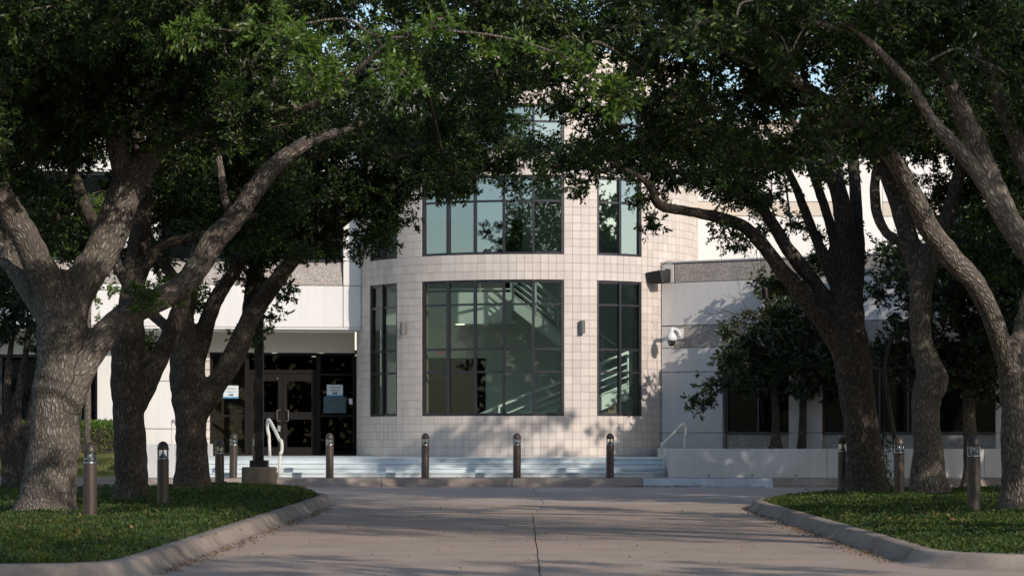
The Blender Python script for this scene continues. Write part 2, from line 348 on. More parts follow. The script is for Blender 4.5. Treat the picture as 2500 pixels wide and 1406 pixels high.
def kerb_sweep(name, path, mat_fn, h=0.15, wid=0.24, sec=3.0, closed=True, zfun=None, flip=1, label_root=None):
    """path: outer toe line, kerb body lies on its left side * flip; cut into sections with open joints"""
    root = thing(name, (path[0][0], path[0][1], 0), kind='structure')
    P = np.array(path, float)
    if closed: P = np.vstack([P, P[:1]])
    seg = np.linalg.norm(np.diff(P, axis=0), axis=1); L = np.concatenate([[0], np.cumsum(seg)]); tot = L[-1]
    nsec = max(1, int(round(tot / sec)))
    prof = [(-0.16, 0.003), (-0.10, 0.012), (-0.05, 0.03), (-0.012, 0.065), (0.015, h-0.045), (0.04, h-0.012), (0.075, h), (wid-0.02, h), (wid, h-0.015), (wid, -0.06), (-0.16, -0.06)]
    for k in range(nsec):
        a, b2 = tot*k/nsec + 0.007, tot*(k+1)/nsec - 0.007
        ss = np.linspace(a, b2, max(3, int((b2-a)/0.35)))
        X = np.interp(ss, L, P[:, 0]); Y = np.interp(ss, L, P[:, 1])
        V = []; m_ = len(prof)
        for i in range(len(ss)):
            i0, i1 = np.interp(ss[i]-0.25, L, P[:, 0]), np.interp(ss[i]-0.25, L, P[:, 1])
            j0, j1 = np.interp(ss[i]+0.25, L, P[:, 0]), np.interp(ss[i]+0.25, L, P[:, 1])
            t = np.array([j0-i0, j1-i1]); t /= np.linalg.norm(t)+1e-9; n = np.array([-t[1], t[0]])*flip
            wob = 0.006*mnoise.noise((X[i]*0.9, Y[i]*0.9, 3.1))
            for (d, z) in prof:
                V.append((X[i]+n[0]*d, Y[i]+n[1]*d, z + (wob if z > 0.03 else 0) + (zfun(Y[i]) if zfun else 0)))
        F = []
        for i in range(len(ss)-1):
            for q in range(m_):
                q2 = (q+1) % m_; f = (i*m_+q, i*m_+q2, (i+1)*m_+q2, (i+1)*m_+q); F.append(f if flip < 0 else f[::-1])
        F.append(tuple(range(m_))); F.append(tuple((len(ss)-1)*m_+q for q in reversed(range(m_))))
        cx = X.mean()
        o = mesh_np('kerb_section', V, F, mat_fn(cx, Y.mean()), root, smooth=True)
        try:
            o.modifiers.new('edges', 'EDGE_SPLIT').split_angle = R_(50)
        except Exception: pass
    return root
def rounded(pts, rads, k=10):
    out = []; n = len(pts)
    for i in range(n):
        p0, p1, p2 = np.array(pts[i-1], float), np.array(pts[i], float), np.array(pts[(i+1) % n], float)
        d1 = (p0-p1)/np.linalg.norm(p0-p1); d2 = (p2-p1)/np.linalg.norm(p2-p1); r = rads[i]
        a, c = p1+d1*r, p1+d2*r
        for t in np.linspace(0, 1, k): out.append(tuple((1-t)**2*a + 2*t*(1-t)*p1 + t*t*c))
    return out
LI = rounded([(-3.42, 21.3), (-3.40, 52.6), (-40, 52.0), (-40, 21.3)], [1.3, 7.6, 3, 3])
RI = rounded([(4.02, 23.0), (40, 23.0), (40, 54.0), (4.16, 47.2)], [1.5, 3, 3, 6.0])
kerb_sweep('island_kerb', LI, lambda x, y: M['kerb'])
kerb_sweep('island_kerb', RI, lambda x, y: M['kerb'])
kerb_sweep('pavement_kerb', [(x, 57.22) for x in np.linspace(-34, 34, 69)], lambda x, y: M['kerbpaint'] if 2.6 < x < 4.9 else M['kerb'], h=0.20, closed=False, zfun=lambda Y: 0.06, sec=3.05)
mb = MB(); mb.box(-34, 34, 57.46, 58.72, 0.0, 0.262); mb.build('pavement', M['kerb'], kind='structure')

def inside(poly, X, Y):
    P = np.array(poly); c = np.zeros(len(X), bool); j = len(P)-1
    for i in range(len(P)):
        xi, yi = P[i]; xj, yj = P[j]
        cond = ((yi > Y) != (yj > Y)) & (X < (xj-xi)*(Y-yi)/(yj-yi+1e-12)+xi); c ^= cond; j = i
    return c
def edge_dist(poly, X, Y):
    P = np.array(poly); Q = np.roll(P, -1, 0); d = np.full(len(X), 1e9)
    for a, b2 in zip(P, Q):
        ab = b2-a; t = np.clip(((X-a[0])*ab[0]+(Y-a[1])*ab[1])/(ab@ab+1e-12), 0, 1)
        d = np.minimum(d, np.hypot(X-a[0]-t*ab[0], Y-a[1]-t*ab[1]))
    return d
def leaves_geo(P, D, ln, wd, up=None):
    """diamond leaves folded along the midrib: P base, D direction"""
    n = len(P); rnd = rng.normal(size=(n, 3)) if up is None else up
    s = np.cross(D, rnd); s /= np.linalg.norm(s, axis=1)[:, None]+1e-9; u = np.cross(s, D)
    ln = ln[:, None]; wd = wd[:, None]
    V = np.empty((n, 4, 3)); V[:, 0] = P; V[:, 2] = P + D*ln - u*ln*0.12
    V[:, 1] = P + D*ln*0.55 + s*wd*0.5 + u*wd*0.16; V[:, 3] = P + D*ln*0.55 - s*wd*0.5 + u*wd*0.16
    return V.reshape(-1, 3), np.arange(n*4).reshape(n, 4)
def vnoise(X, Y, f, seed=0.0): return np.array([mnoise.noise((x*f+seed, y*f, seed)) for x, y in zip(X, Y)])
def bed_h(X, Y, d, side):
    nz = vnoise(X, Y, 0.55, 2.0*side)*0.5 + vnoise(X, Y, 1.7, 5.0)*0.4
    edge = np.clip(d/0.35, 0, 1)
    hh = 0.14 + 0.055*edge + 0.085*nz*edge + (0.09*np.clip((Y-39)/4, 0, 1)*np.clip((X+8)/2, 0, 1)*edge if side < 0 else 0)
    return hh + (0.07*np.clip((X-4.6)/2.5, 0, 1) if side > 0 else 0.0)
def bed(poly, side, n):
    xr = (-16, -3.4) if side < 0 else (4.0, 16)
    gx = np.arange(xr[0], xr[1]+.01, 0.3); gy = np.arange(21.0, 52.0, 0.4); GX, GY = np.meshgrid(gx, gy); X, Y = GX.ravel(), GY.ravel()
    d = edge_dist(poly, X, Y); ins = inside(poly, X, Y) & (d > 0.20)
    Z = bed_h(X, Y, d-0.23, side)*np.where(d > 0.45, 1, 0.8) - 0.07
    Z = np.maximum(Z, 0.05)
    nx = len(gx); F = []
    for j in range(len(gy)-1):
        for i in range(nx-1):
            q = (j*nx+i, j*nx+i+1, (j+1)*nx+i+1, (j+1)*nx+i)
            if all(ins[k] for k in q): F.append(q)
    mesh_np('planting_bed', np.stack([X, Y, Z], 1), F, M['soil'], smooth=True, kind='structure')
    # ground cover leaves, denser near the camera
    k = n*5; Yr = 21.2 + (52-21.2)*rng.random(k)**1.7; Xr = rng.uniform(xr[0], xr[1], k)
    vis = (np.abs(Xr) < 0.225*Yr+0.6); Xr, Yr = Xr[vis], Yr[vis]
    dd = edge_dist(poly, Xr, Yr); ok = inside(poly, Xr, Yr) & (dd > 0.20); Xr, Yr, dd = Xr[ok][:n], Yr[ok][:n], dd[ok][:n]
    m_ = len(Xr); h = bed_h(Xr, Yr, dd-0.2, side); patch = vnoise(Xr, Yr, 0.8, 9.0)
    bare = (side < 0) & (Xr < -7.2-0.0*Yr) & (patch > -0.1)
    tr_ = np.min([np.hypot(Xr-x, Yr-y) for x, y in ((-6.86, 35.7), (-6.45, 41), (-6.2, 47), (7.4, 43), (6.57, 45), (7.1, 34))], 0); thin0 = tr_ < .55+.35*vnoise(Xr, Yr, 1.9, 8.0)
    thin = thin0 | (vnoise(Xr, Yr, 1.3, 4.0) > 0.28) | ((dd < 0.5) & (vnoise(Xr, Yr, 2.2, 6.0) > 0.05))
    keep = (~bare | (rng.random(m_) < 0.25)) & (~thin | (rng.random(m_) < 0.35))
    Zr = h - rng.random(m_)**1.6*0.13
    # shaggy margin: leaves spill over the kerb's back edge
    D = rng.normal(size=(m_, 3)); D[:, 2] = np.abs(D[:, 2])*0.9+0.25; D /= np.linalg.norm(D, axis=1)[:, None]
    sz = rng.uniform(0.026, 0.05, m_)*(1+0.012*(Yr-22))
    P = np.stack([Xr, Yr, Zr], 1)[keep]
    V, F = leaves_geo(P, D[keep], sz[keep], sz[keep]*0.55)
    o = mesh_np('ground_cover', V, F, M['cover'], kind='stuff')
bed(LI, -1, 125000); bed(RI, 1, 110000)

# dry leaves in the gutters and on the steps
def litter(name, pts, n, sp, zf, lo=0.025, hi=0.055):
    pts = np.array(pts, float); k = rng.integers(0, len(pts)-1, n); t = rng.random(n)[:, None]
    P2 = pts[k]*(1-t)+pts[k+1]*t + np.column_stack([rng.normal(0, sp[0], n), rng.normal(0, sp[1], n)])
    Z = np.array([zf(y) for y in P2[:, 1]]) + rng.random(n)*0.018+0.004
    D = rng.normal(size=(n, 3)); D[:, 2] *= 0.35; D /= np.linalg.norm(D, axis=1)[:, None]
    up = np.tile([0, 0, 1.0], (n, 1)) + rng.normal(0, .35, (n, 3)); ln = rng.uniform(lo, hi, n)
    V, F = leaves_geo(np.column_stack([P2, Z]), D, ln, ln*0.45, up)
    mesh_np(name, V, F, M['litter'], kind='stuff')
litter('gutter_leaves', [(-3.25, 22.5), (-3.22, 30), (-3.2, 42)], 700, (0.07, 0.3), road_z)
litter('gutter_leaves', [(3.85, 24.5), (3.9, 32), (4.1, 41), (4.6, 44.5)], 1500, (0.10, 0.3), road_z)
litter('gutter_leaves', [(2.7, 57.02), (4.2, 57.0), (9.0, 57.02)], 700, (0.2, 0.05), lambda y: 0.07)
litter('scattered_leaves', [(0, 22), (0, 34), (0.3, 46)], 420, (2.2, 2.5), road_z, 0.02, 0.045)
litter('step_leaves', [(2.6, 58.92), (3.6, 58.92)], 160, (0.3, 0.04), lambda y: 0.385)
litter('step_leaves', [(-1.8, 58.66), (0.5, 58.66), (3.7, 58.64)], 120, (0.5, 0.03), lambda y: 0.262)
litter('bed_leaves', [(-4.5, 24), (-6, 31), (-6.5, 38), (-6, 44)], 260, (1.0, 1.5), lambda y: 0.22, 0.04, 0.08)
litter('bed_leaves', [(5.2, 28), (7, 32), (8, 38), (7.5, 44)], 320, (1.2, 1.6), lambda y: 0.24, 0.05, 0.09)

# ------------------------------------------------------------------ the round tower
TC = np.array([0.42, 66.44]); TR = 4.687; PHI = -12.475
def cyl(th, r, z): a = R_(th); return (TC[0] + r*math.sin(a), TC[1] - r*math.cos(a), z)
tower = thing('round_tower', (TC[0], TC[1], 0.7), 'round beige tiled stair tower with tall gridded windows at the building corner', 'building')
A_, B_, C_ = 23.70, 34.65, 51.47
def span(a, b, n): return list(np.linspace(a, b, n+1))
TH = []
for a, b2, n in ((-112, -C_+PHI, 19), (-C_+PHI, -B_+PHI, 7), (-B_+PHI, -A_+PHI, 4), (-A_+PHI, A_+PHI, 19), (A_+PHI, B_+PHI, 4), (B_+PHI, C_+PHI, 7), (C_+PHI, 112, 29)):
    TH += span(a, b2, n)[:-1]
TH.append(112.0); TH = np.array(TH)
ZR = [0.70] + span(0.757, 1.773, 5) + span(1.773, 5.25, 17)[1:] + span(5.25, 5.90, 3)[1:] + span(5.90, 7.92, 10)[1:] + span(7.92, 8.54, 3)[1:] + span(8.54, 9.73, 6)[1:] + span(9.73, 11.0, 6)[1:]
ZR = np.array(ZR)
WIN = []                                        # (angle0, angle1, bays, z0, z1, transoms)
for (z0, z1, tr) in ((1.773, 5.25, (2.90, 3.485, 4.63)), (5.90, 7.92, (7.27,)), (8.54, 9.73, (9.30,))):
    WIN += [(-C_+PHI, -B_+PHI, 2, z0, z1, tr), (-A_+PHI, A_+PHI, 5, z0, z1, tr), (B_+PHI, C_+PHI, 2, z0, z1, tr)]
def in_win(th, z): return any(w_[0] < th < w_[1] and w_[3] < z < w_[4] for w_ in WIN)
nc, nr = len(TH)-1, len(ZR)-1
solid = np.array([[not in_win((TH[i]+TH[i+1])/2, (ZR[j]+ZR[j+1])/2) for j in range(nr)] for i in range(nc)])
RO, RI_ = TR-0.014, TR-0.30
sh = MB()
for i in range(nc):
    for j in range(nr):
        if not solid[i, j]: continue
        a, b2, z0, z1 = TH[i], TH[i+1], ZR[j], ZR[j+1]
        o_ = [cyl(a, RO, z0), cyl(b2, RO, z0), cyl(b2, RO, z1), cyl(a, RO, z1), cyl(a, RI_, z0), cyl(b2, RI_, z0), cyl(b2, RI_, z1), cyl(a, RI_, z1)]
        f = [(0, 1, 2, 3), (5, 4, 7, 6)]
        if i == 0 or not solid[i-1, j]: f.append((4, 0, 3, 7))
        if i == nc-1 or not solid[i+1, j]: f.append((1, 5, 6, 2))
        if j == 0 or not solid[i, j-1]: f.append((4, 5, 1, 0))
        if j == nr-1 or not solid[i, j+1]: f.append((3, 2, 6, 7))
        sh.add(o_, f)
sh.build('tower_wall', M['mortar'], tower)
lin = MB()                                       # plastered inner face
for i in range(nc):
    for j in range(nr):
        if solid[i, j] and ZR[j] < 9.8:
            a, b2 = TH[i], TH[i+1]; lin.add([cyl(a, RI_-.004, ZR[j]), cyl(b2, RI_-.004, ZR[j]), cyl(b2, RI_-.004, ZR[j+1]), cyl(a, RI_-.004, ZR[j+1])], [(0, 1, 2, 3)])
lin.build('inner_wall', M['iwall'], tower)
def tile_mesh(wd, ht, g=0.0075):
    hx, hz, bz = wd/2-g/2, ht/2-g/2, 0.003
    V = [(-hx,0,-hz),(hx,0,-hz),(hx,0,hz),(-hx,0,hz),(-hx,-.007,-hz),(hx,-.007,-hz),(hx,-.007,hz),(-hx,-.007,hz),
         (-hx+bz,-.009,-hz+bz),(hx-bz,-.009,-hz+bz),(hx-bz,-.009,hz-bz),(-hx+bz,-.009,hz-bz)]
    F = [(0,1,5,4),(1,2,6,5),(2,3,7,6),(3,0,4,7),(4,5,9,8),(5,6,10,9),(6,7,11,10),(7,4,8,11),(8,9,10,11)]
    return np.array(V), F
tl = []
for i in range(nc):
    for j in range(nr):
        if solid[i, j]: tl.append(((TH[i]+TH[i+1])/2, (ZR[j]+ZR[j+1])/2, (TH[i+1]-TH[i]), ZR[j+1]-ZR[j]))
def hidden(t): return t[0] < -84 or (t[0] > 47 and t[1] < 5.85)
vis_t = [t for t in tl if not hidden(t)]
vis_t.sort(key=lambda t: -(math.cos(R_(t[0]))*t[3]*(1.0 if 0.75 < t[1] < 6.2 else 0.2)))
first = vis_t[:300]; rest = vis_t[300:] + [t for t in tl if hidden(t)]
tcache = {}
def tile_matrix(t):
    jx, jz, jr = rng.normal(0, .5, 3)*0.16
    x, y, z = cyl(t[0], RO, t[1])
    return Matrix.Translation((x, y, z)) @ Matrix.Rotation(R_(t[0]+jz), 4, 'Z') @ Matrix.Rotation(R_(jx), 4, 'X') @ Matrix.Rotation(R_(jr*0.3), 4, 'Y')
for t in first:
    key = (round(t[2], 3), round(t[3], 4))
    if key not in tcache:
        V, F = tile_mesh(2*RO*math.sin(R_(t[2])/2), t[3]); me = bpy.data.meshes.new('wall_tile'); me.from_pydata(V.tolist(), [], F); me.materials.append(M['tile']); tcache[key] = me
    o = bpy.data.objects.new('wall_tile', tcache[key]); col.objects.link(o); o.parent = tower
    o.matrix_local = Matrix.Translation(-Vector(ORG[tower.name])) @ tile_matrix(t)
tb = MB()
for t in rest:
    V, F = tile_mesh(2*RO*math.sin(R_(t[2])/2), t[3]); mt = tile_matrix(t)
    tb.add([tuple(mt @ Vector(v)) for v in V], F)
tb.build('wall_tiling', M['tile'], tower, kind='stuff')
cp = MB(); NS = 60
V = []; F = []
for k in range(NS+1):
    th = -112 + 224*k/NS
    for (r, z) in ((TR+.03, 11.0), (TR+.03, 11.12), (TR-.34, 11.12), (TR-.34, 11.0)): V.append(cyl(th, r, z))
for k in range(NS):
    for q in range(4): F.append((k*4+q, k*4+(q+1) % 4, (k+1)*4+(q+1) % 4, (k+1)*4+q))
cp.add(V, F); cp.build('coping', M['beige'], tower)
# windows: dark mullioned frames with single panes
def cbar(mb, p, q, r0, r1, wd):
    """bar from p to q ((angle, z) each) between radii r0..r1, wd wide"""
    (a0, z0), (a1, z1) = p, q
    if a0 == a1:
        h = math.degrees(wd/2/TR)
        c = [cyl(a0-h, r0, z0), cyl(a0+h, r0, z0), cyl(a0+h, r1, z0), cyl(a0-h, r1, z0), cyl(a0-h, r0, z1), cyl(a0+h, r0, z1), cyl(a0+h, r1, z1), cyl(a0-h, r1, z1)]
    else:
        c = [cyl(a0, r0, z0-wd/2), cyl(a1, r0, z0-wd/2), cyl(a1, r1, z0-wd/2), cyl(a0, r1, z0-wd/2), cyl(a0, r0, z0+wd/2), cyl(a1, r0, z0+wd/2), cyl(a1, r1, z0+wd/2), cyl(a0, r1, z0+wd/2)]
    mb.add(c, [(3,2,1,0),(4,5,6,7),(0,1,5,4),(1,2,6,5),(2,3,7,6),(3,0,4,7)])
for (a0, a1, nb, z0, z1, trs) in WIN:
    fr = MB(); e = 0.35
    al = np.linspace(a0+e, a1-e, nb+1)
    zz = [z0+0.035] + list(trs) + [z1-0.035]
    for k, a in enumerate(al): cbar(fr, (a, z0+.001), (a, z1-.001), TR-.125, TR-.015 if 0 < k < nb else TR-.03, 0.066)
    for q, z in enumerate(zz):
        for k in range(nb): cbar(fr, (al[k], z), (al[k+1], z), TR-.12, TR-.05, 0.052 if 0 < q < len(zz)-1 else 0.07)
    wf = fr.build('window_frame', M['frame'], tower)
    for k in range(nb):
        for q in range(len(zz)-1):
            jj = rng.normal(0, 0.0022, 2); r = TR-.09
            V = [cyl(al[k], r+jj[0], zz[q]), cyl(al[k+1], r-jj[0], zz[q]), cyl(al[k+1], r-jj[0]+jj[1], zz[q+1]), cyl(al[k], r+jj[0]+jj[1], zz[q+1])]
            mesh_np('pane', V, [(0, 1, 2, 3)], M['glass' if z0 < 3 else 'glass2'], wf)
# rooms behind the glass
fl = MB(); fl.box(-4.1, 4.9, 61.9, 70.6, 0.3, 0.705)
def disc(mb, r, z0, z1, n=48):
    V = []; 
    for z in (z0, z1): V += [cyl(360*k/n, r, z) for k in range(n)]
    mb.add(V, [tuple(range(n-1, -1, -1)), tuple(range(n, 2*n))] + [(k, (k+1) % n, (k+1) % n+n, k+n) for k in range(n)])
dm = MB(); disc(dm, TR-.31, 0.55, 0.712); dm.build('lobby_floor', M['ifloor'], tower)
dm = MB(); disc(dm, TR-.31, 8.2, 8.5); dm.build('upper_floor_slab', M['iwall'], tower)
dm = MB(); disc(dm, TR-.31, 10.4, 10.6); dm.build('roof_slab', M['beige'], tower)
YB = 68.7
bw = MB(); bw.box(-3.6, -2.40, YB, YB+.2, .71, 4.95); bw.box(-0.79, 4.5, YB, YB+.2, .71, 4.95); bw.box(-2.40, -0.79, YB, YB+.2, 3.43, 4.95)
bw.box(-3.6, -2.6, YB, YB+.2, 4.95, 8.2); bw.box(0.3, 4.5, YB, YB+.2, 4.95, 8.2); bw.box(-2.6, 0.3, YB, YB+.2, 7.4, 8.2)
bw.box(-3.6, 4.5, YB, YB+.2, 8.5, 10.4); bw.build('back_wall', M['iwall'], tower)
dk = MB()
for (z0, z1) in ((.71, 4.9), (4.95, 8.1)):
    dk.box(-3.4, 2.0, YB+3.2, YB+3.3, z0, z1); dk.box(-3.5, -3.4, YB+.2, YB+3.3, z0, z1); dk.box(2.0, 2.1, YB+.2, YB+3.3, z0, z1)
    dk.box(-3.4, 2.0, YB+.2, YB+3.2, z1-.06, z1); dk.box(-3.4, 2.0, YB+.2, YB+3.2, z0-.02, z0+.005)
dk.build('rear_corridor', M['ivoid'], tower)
dj = MB(); dj.box(-2.44, -2.36, YB-.03, YB+.1, .72, 3.45); dj.box(-.83, -.75, YB-.03, YB+.1, .72, 3.45); dj.box(-2.36, -.83, YB-.025, YB+.1, 3.39, 3.46)
dj.box(-1.63, -1.55, YB-.02, YB+.1, .72, 3.39); dj.box(-2.36, -1.63, YB-.02, YB+.09, 2.86, 2.92); dj.box(-1.55, -.83, YB-.02, YB+.09, 2.86, 2.92)
dj.build('corridor_door_frame', M['bronze'], tower)
# upper landing with its parapet and railings
ld = MB()
ld.box(-1.5, 0.02, 66.95, 67.1, 4.36, 5.23)
P0, P1 = np.array([-1.5, 66.95]), np.array([-3.6, 67.75]); d = (P1-P0)/np.linalg.norm(P1-P0); nn = np.array([-d[1], d[0]])
q = [P0, P1, P1-nn*.15, P0-nn*.15]
ld.add([(p[0], p[1], z) for z in (4.36, 5.23) for p in q], [(3,2,1,0),(4,5,6,7),(0,1,5,4),(1,2,6,5),(2,3,7,6),(3,0,4,7)])
ld.add([(p[0], p[1], z) for z in (4.40, 4.95) for p in ((-1.5, 67.1), (0.0, 67.1), (0.0, YB), (-3.55, YB), (-3.5, 67.85))], [(4,3,2,1,0),(5,6,7,8,9)]+[(i,(i+1)%5,(i+1)%5+5,i+5) for i in range(5)])
land = ld.build('landing', M['iwall'], tower)
def railing(name, par, pts, zs_post, top, nrail=4, r=0.030, step=0.17, base=0.12, posts=None):
    """pts: floor polyline (x,y,z); rails run parallel above it"""
    rb = MB()
    P = np.array(pts, float)
    for k in range(nrail): rb.tube(P+np.array([0, 0, base+k*step]), r*0.75, 6)
    rb.tube(P+np.array([0, 0, top]), r*1.3, 8)
    L = np.concatenate([[0], np.cumsum(np.linalg.norm(np.diff(P, axis=0), axis=1))])
    for s_ in np.linspace(0.03, L[-1]-0.03, zs_post):
        p = np.array([np.interp(s_, L, P[:, k]) for k in range(3)]); rb.tube([p, p+np.array([0, 0, top])], r, 6)
    return rb.build(name, M['irail'], par, smooth=True)
railing('landing_railing', tower, [(-3.4, 67.6, 5.2), (-1.5, 66.98, 5.2), (0.0, 66.98, 5.2)], 5, 0.95, 4, step=0.2)
# staircase: front flight up to the right, turn, rear flight up to the landing
stair = thing('staircase', (1.2, 65.3, 0.712), 'white steel staircase with slatted railings turning inside the glazed round tower', 'staircase')
def flight(x0, z0, x1, z1, ya, yb, nst, yc=None):
    st = MB(); yc = (lambda t: 0.0) if yc is None else yc
    xs = np.linspace(x0, x1, nst+1)
    sg = 1 if x1 > x0 else -1
    for k in range(nst):
        z = z0+(z1-z0)*(k+1)/nst; o_ = yc((k+.5)/nst)
        st.box(min(xs[k], xs[k+1])-.02, max(xs[k], xs[k+1])+.02, ya+o_+.06, yb+o_-.06, z-.05, z)
        st.box(*( (xs[k]-.01, xs[k]+.01) ), ya+o_+.06, yb+o_-.06, z-(z1-z0)/nst, z-.05)
    st.build('treads', M['iwall'], stair)
    for y in (ya, yb-.05):
        sb = MB(); pts = []
        t = np.linspace(0, 1, 9); X = x0+(x1-x0)*t; Z = z0+(z1-z0)*t
        V = []
        for k in range(9):
            o_ = yc(t[k])
            for (dy, dz) in ((0, .10), (.05, .10), (.05, -.27), (0, -.27)): V.append((X[k], y+o_+dy, max(Z[k]+dz, 0.4)))
        F = [(k*4+q, k*4+(q+1)%4, (k+1)*4+(q+1)%4, (k+1)*4+q) for k in range(8) for q in range(4)]+[(3,2,1,0),(32,33,34,35)]
        sb.add(V, F); sb.build('stringer', M['iwall'], stair)
        railing('railing', stair, [(X[k], y+.025+yc(t[k]), Z[k]+.02) for k in range(9)], 6, 0.93, 4, step=0.18)
flight(-1.21, 0.712, 3.05, 2.50, 63.08, 64.2, 11)
flight(3.1, 2.54, 0.0, 5.0, 66.0, 67.0, 14, lambda t: -0.55*(1-t)**2)
tp = MB(); tp.box(3.05, 3.9, 64.0, 66.9, 2.38, 2.52); tp.build('turn_landing', M['iwall'], stair)
railing('railing', stair, [(3.1, 63.2, 2.52), (3.7, 64.0, 2.52), (3.95, 65.2, 2.52), (3.95, 66.5, 2.52)], 4, 0.93, 4, step=0.18)
# exit sign over the corridor door, downlights
ex = thing('exit_sign', (-1.98, YB-.06, 3.52), 'white exit sign with red letters over the dark doorway inside the tower', 'sign')
eb = MB(); eb.box(-2.19, -1.77, YB-.08, YB-.02, 3.50, 3.74); eb.build('sign_box', M['iwall'], ex)
def text_obj(txt, name, size, loc, rotz, mat, parent, depth=0.004):
    c = bpy.data.curves.new(name, 'FONT'); c.body = txt; c.size = size; c.align_x = 'CENTER'; c.align_y = 'CENTER'; c.extrude = depth
    tmp = bpy.data.objects.new('tmp', c); me = bpy.data.meshes.new_from_object(tmp); bpy.data.objects.remove(tmp)
    me.materials.append(mat); o = bpy.data.objects.new(name, me); col.objects.link(o); o.parent = parent
    o.location = tuple(np.array(loc)-ORG[parent.name]); o.rotation_euler = (R_(90), 0, rotz); return o
text_obj('EXIT', 'lettering', 0.19, (-1.98, YB-.086, 3.62), 0, M['red'], ex)
dl = MB(); dl.lathe((-1.45, 67.75, 4.372), [(0.13, 0.0), (0.13, 0.025)], 18); dl.build('landing_downlight', M['lamp'], tower)

# ------------------------------------------------------------------ wings
def wall_frame(P, ang):
    a = R_(ang); return (np.array(P, float), np.array([math.cos(a), math.sin(a)]), np.array([math.sin(a), -math.cos(a)]))
FL = wall_frame((-4.055, 65.05), 8.0)            # left wing: outward normal turned to the right
FR = wall_frame((3.893, 63.29), -32.0)           # right wing: outward normal turned to the left
def S(fr, px, d=0.0):
    P, t, n = fr; P = P + n*d; k = (px-1250)/FPX
    return (k*P[1]-P[0])/(t[0]-k*t[1])
G = 0.008
lw = thing('office_wing', (-12, 66.5, 0.3), 'white two storey office wing over the dark glass entrance doors', 'building')
def panel(nm, fr, mat, par, s0, s1, z0, z1, d0=-.2, d1=0.0, ds=None, bv=0.006):
    mb = MB(); mb.fbox(fr, s0+G, s1-G, d0, d1, z0+G, z1-G, ds); return bevel(mb.build(nm, mat, par), bv, 1)
LEN = -27.0
# backing slab, roof, soffit and ground floor
bk = MB(); bk.fbox(FL, LEN, -.02, -.5, -.21, 4.165, 10.55); bk.build('backing_wall', M['mortar'], lw)
sf = MB(); sf.fbox(FL, LEN, -.02, -1.6, -.02, 4.165-.05, 4.165-.003); sf.build('soffit', M['white'], lw)
# first floor: plain white band, sloping aggregate spandrels, ribbon windows between piers, white and beige bands above
sP = [0.0]; bays = []
s = -0.012
piers = [(-0.49, 0.0)]; x = -0.49
while x > LEN+6: bays.append((x-4.9, x)); piers.append((x-4.9-0.95, x-4.9)); x -= 5.85
for (a, b2) in bays:
    panel('white_panel', FL, M['white'], lw, a, b2, 4.165, 5.29)
    panel('spandrel_panel', FL, M['aggr'], lw, a+.012, b2-.012, 5.29, 5.92, -.2, -.14, ds=.12)
    panel('white_panel', FL, M['white'], lw, a, b2, 8.25, 8.75); panel('beige_panel', FL, M['beige'], lw, a, b2, 8.75, 9.55); panel('white_panel', FL, M['white'], lw, a, b2, 9.55, 10.5)
    wf = MB(); n = 4; zz0, zz1 = 5.93, 8.24
    for k in range(n+1):
        sx = a+.03+(b2-a-.06)*k/n; wf.fbox(FL, sx-.03, sx+.03, -.205, -.12, zz0, zz1)
    for z in (zz0+.03, 7.55, zz1-.03): wf.fbox(FL, a+.03, b2-.03, -.2, -.13, z-.03, z+.03)
    f = wf.build('window_frame', M['frame'], lw)
    for k in range(n):
        for (z0, z1) in ((zz0, 7.55), (7.55, zz1)):
            p = MB(); p.fbox(FL, a+.03+(b2-a-.06)*k/n, a+.03+(b2-a-.06)*(k+1)/n, -.19, -.17, z0, z1); p.build('pane', M['dglass'], f)
for (a, b2) in piers:
    for (z0, z1) in ((4.165, 5.29), (5.29, 5.95), (5.95, 8.25), (8.25, 10.5)): panel('pier_panel', FL, M['white'], lw, a, b2, z0, z1, -.2, .0)
cpm = MB(); cpm.fbox(FL, LEN, 0, -.5, .03, 10.5, 10.62); cpm.build('coping', M['white'], lw)
# ground floor set back under the overhang
D = -1.5
e0, e1 = S(FL, 513, D), S(FL, 867, D)
panel('header_panel', FL, M['beige'], lw, e0-.33, e1, 3.53, 4.115, D-.2, D+.02)
for k in range(12):
    z0 = .72+k*.234; panel('jamb_tile', FL, M['tile'], lw, e0-.33, e0-.002, z0, z0+.234, D-.6, D+.03, bv=.004)
w0 = S(FL, 345, D); w1 = S(FL, 275, D)
for (a, b2) in ((w0, e0-.33), (w1+.02, w0)):
    for (z0, z1) in ((.3, 1.45), (1.45, 2.75), (2.75, 4.115)): panel('ground_panel', FL, M['white'], lw, a, b2, z0, z1, D-.2, D+.02)
gb = MB(); gb.fbox(FL, LEN, e0-.34, D-.5, D-.21, .2, 4.1); gb.build('ground_backing', M['mortar'], lw)
x = S(FL, 237, D)
panel('pier_panel', FL, M['white'], lw, x, w1+.02, .3, 4.115, D-.2, D+.10)
while x > LEN+3:
    a = x-2.6
    panel('sill_panel', FL, M['aggr'], lw, a, x, .3, 1.35, D-.2, D+.0); panel('head_panel', FL, M['white'], lw, a, x, 3.45, 4.115, D-.2, D+.02)
    wf = MB()
    for sx in (a+.03, (a+x)/2, x-.03): wf.fbox(FL, sx-.03, sx+.03, D-.2, D-.08, 1.36, 3.44)
    for z in (1.39, 3.41): wf.fbox(FL, a+.03, x-.03, D-.19, D-.09, z-.03, z+.03)
    f = wf.build('window_frame', M['frame'], lw)
    for (p0, p1) in ((a+.03, (a+x)/2), ((a+x)/2, x-.03)):
        p = MB(); p.fbox(FL, p0, p1, D-.17, D-.15, 1.36, 3.44); p.build('pane', M['dglass'], f)
    panel('pier_panel', FL, M['white'], lw, a-.85, a, .3, 4.115, D-.2, D+.10); x = a-.85
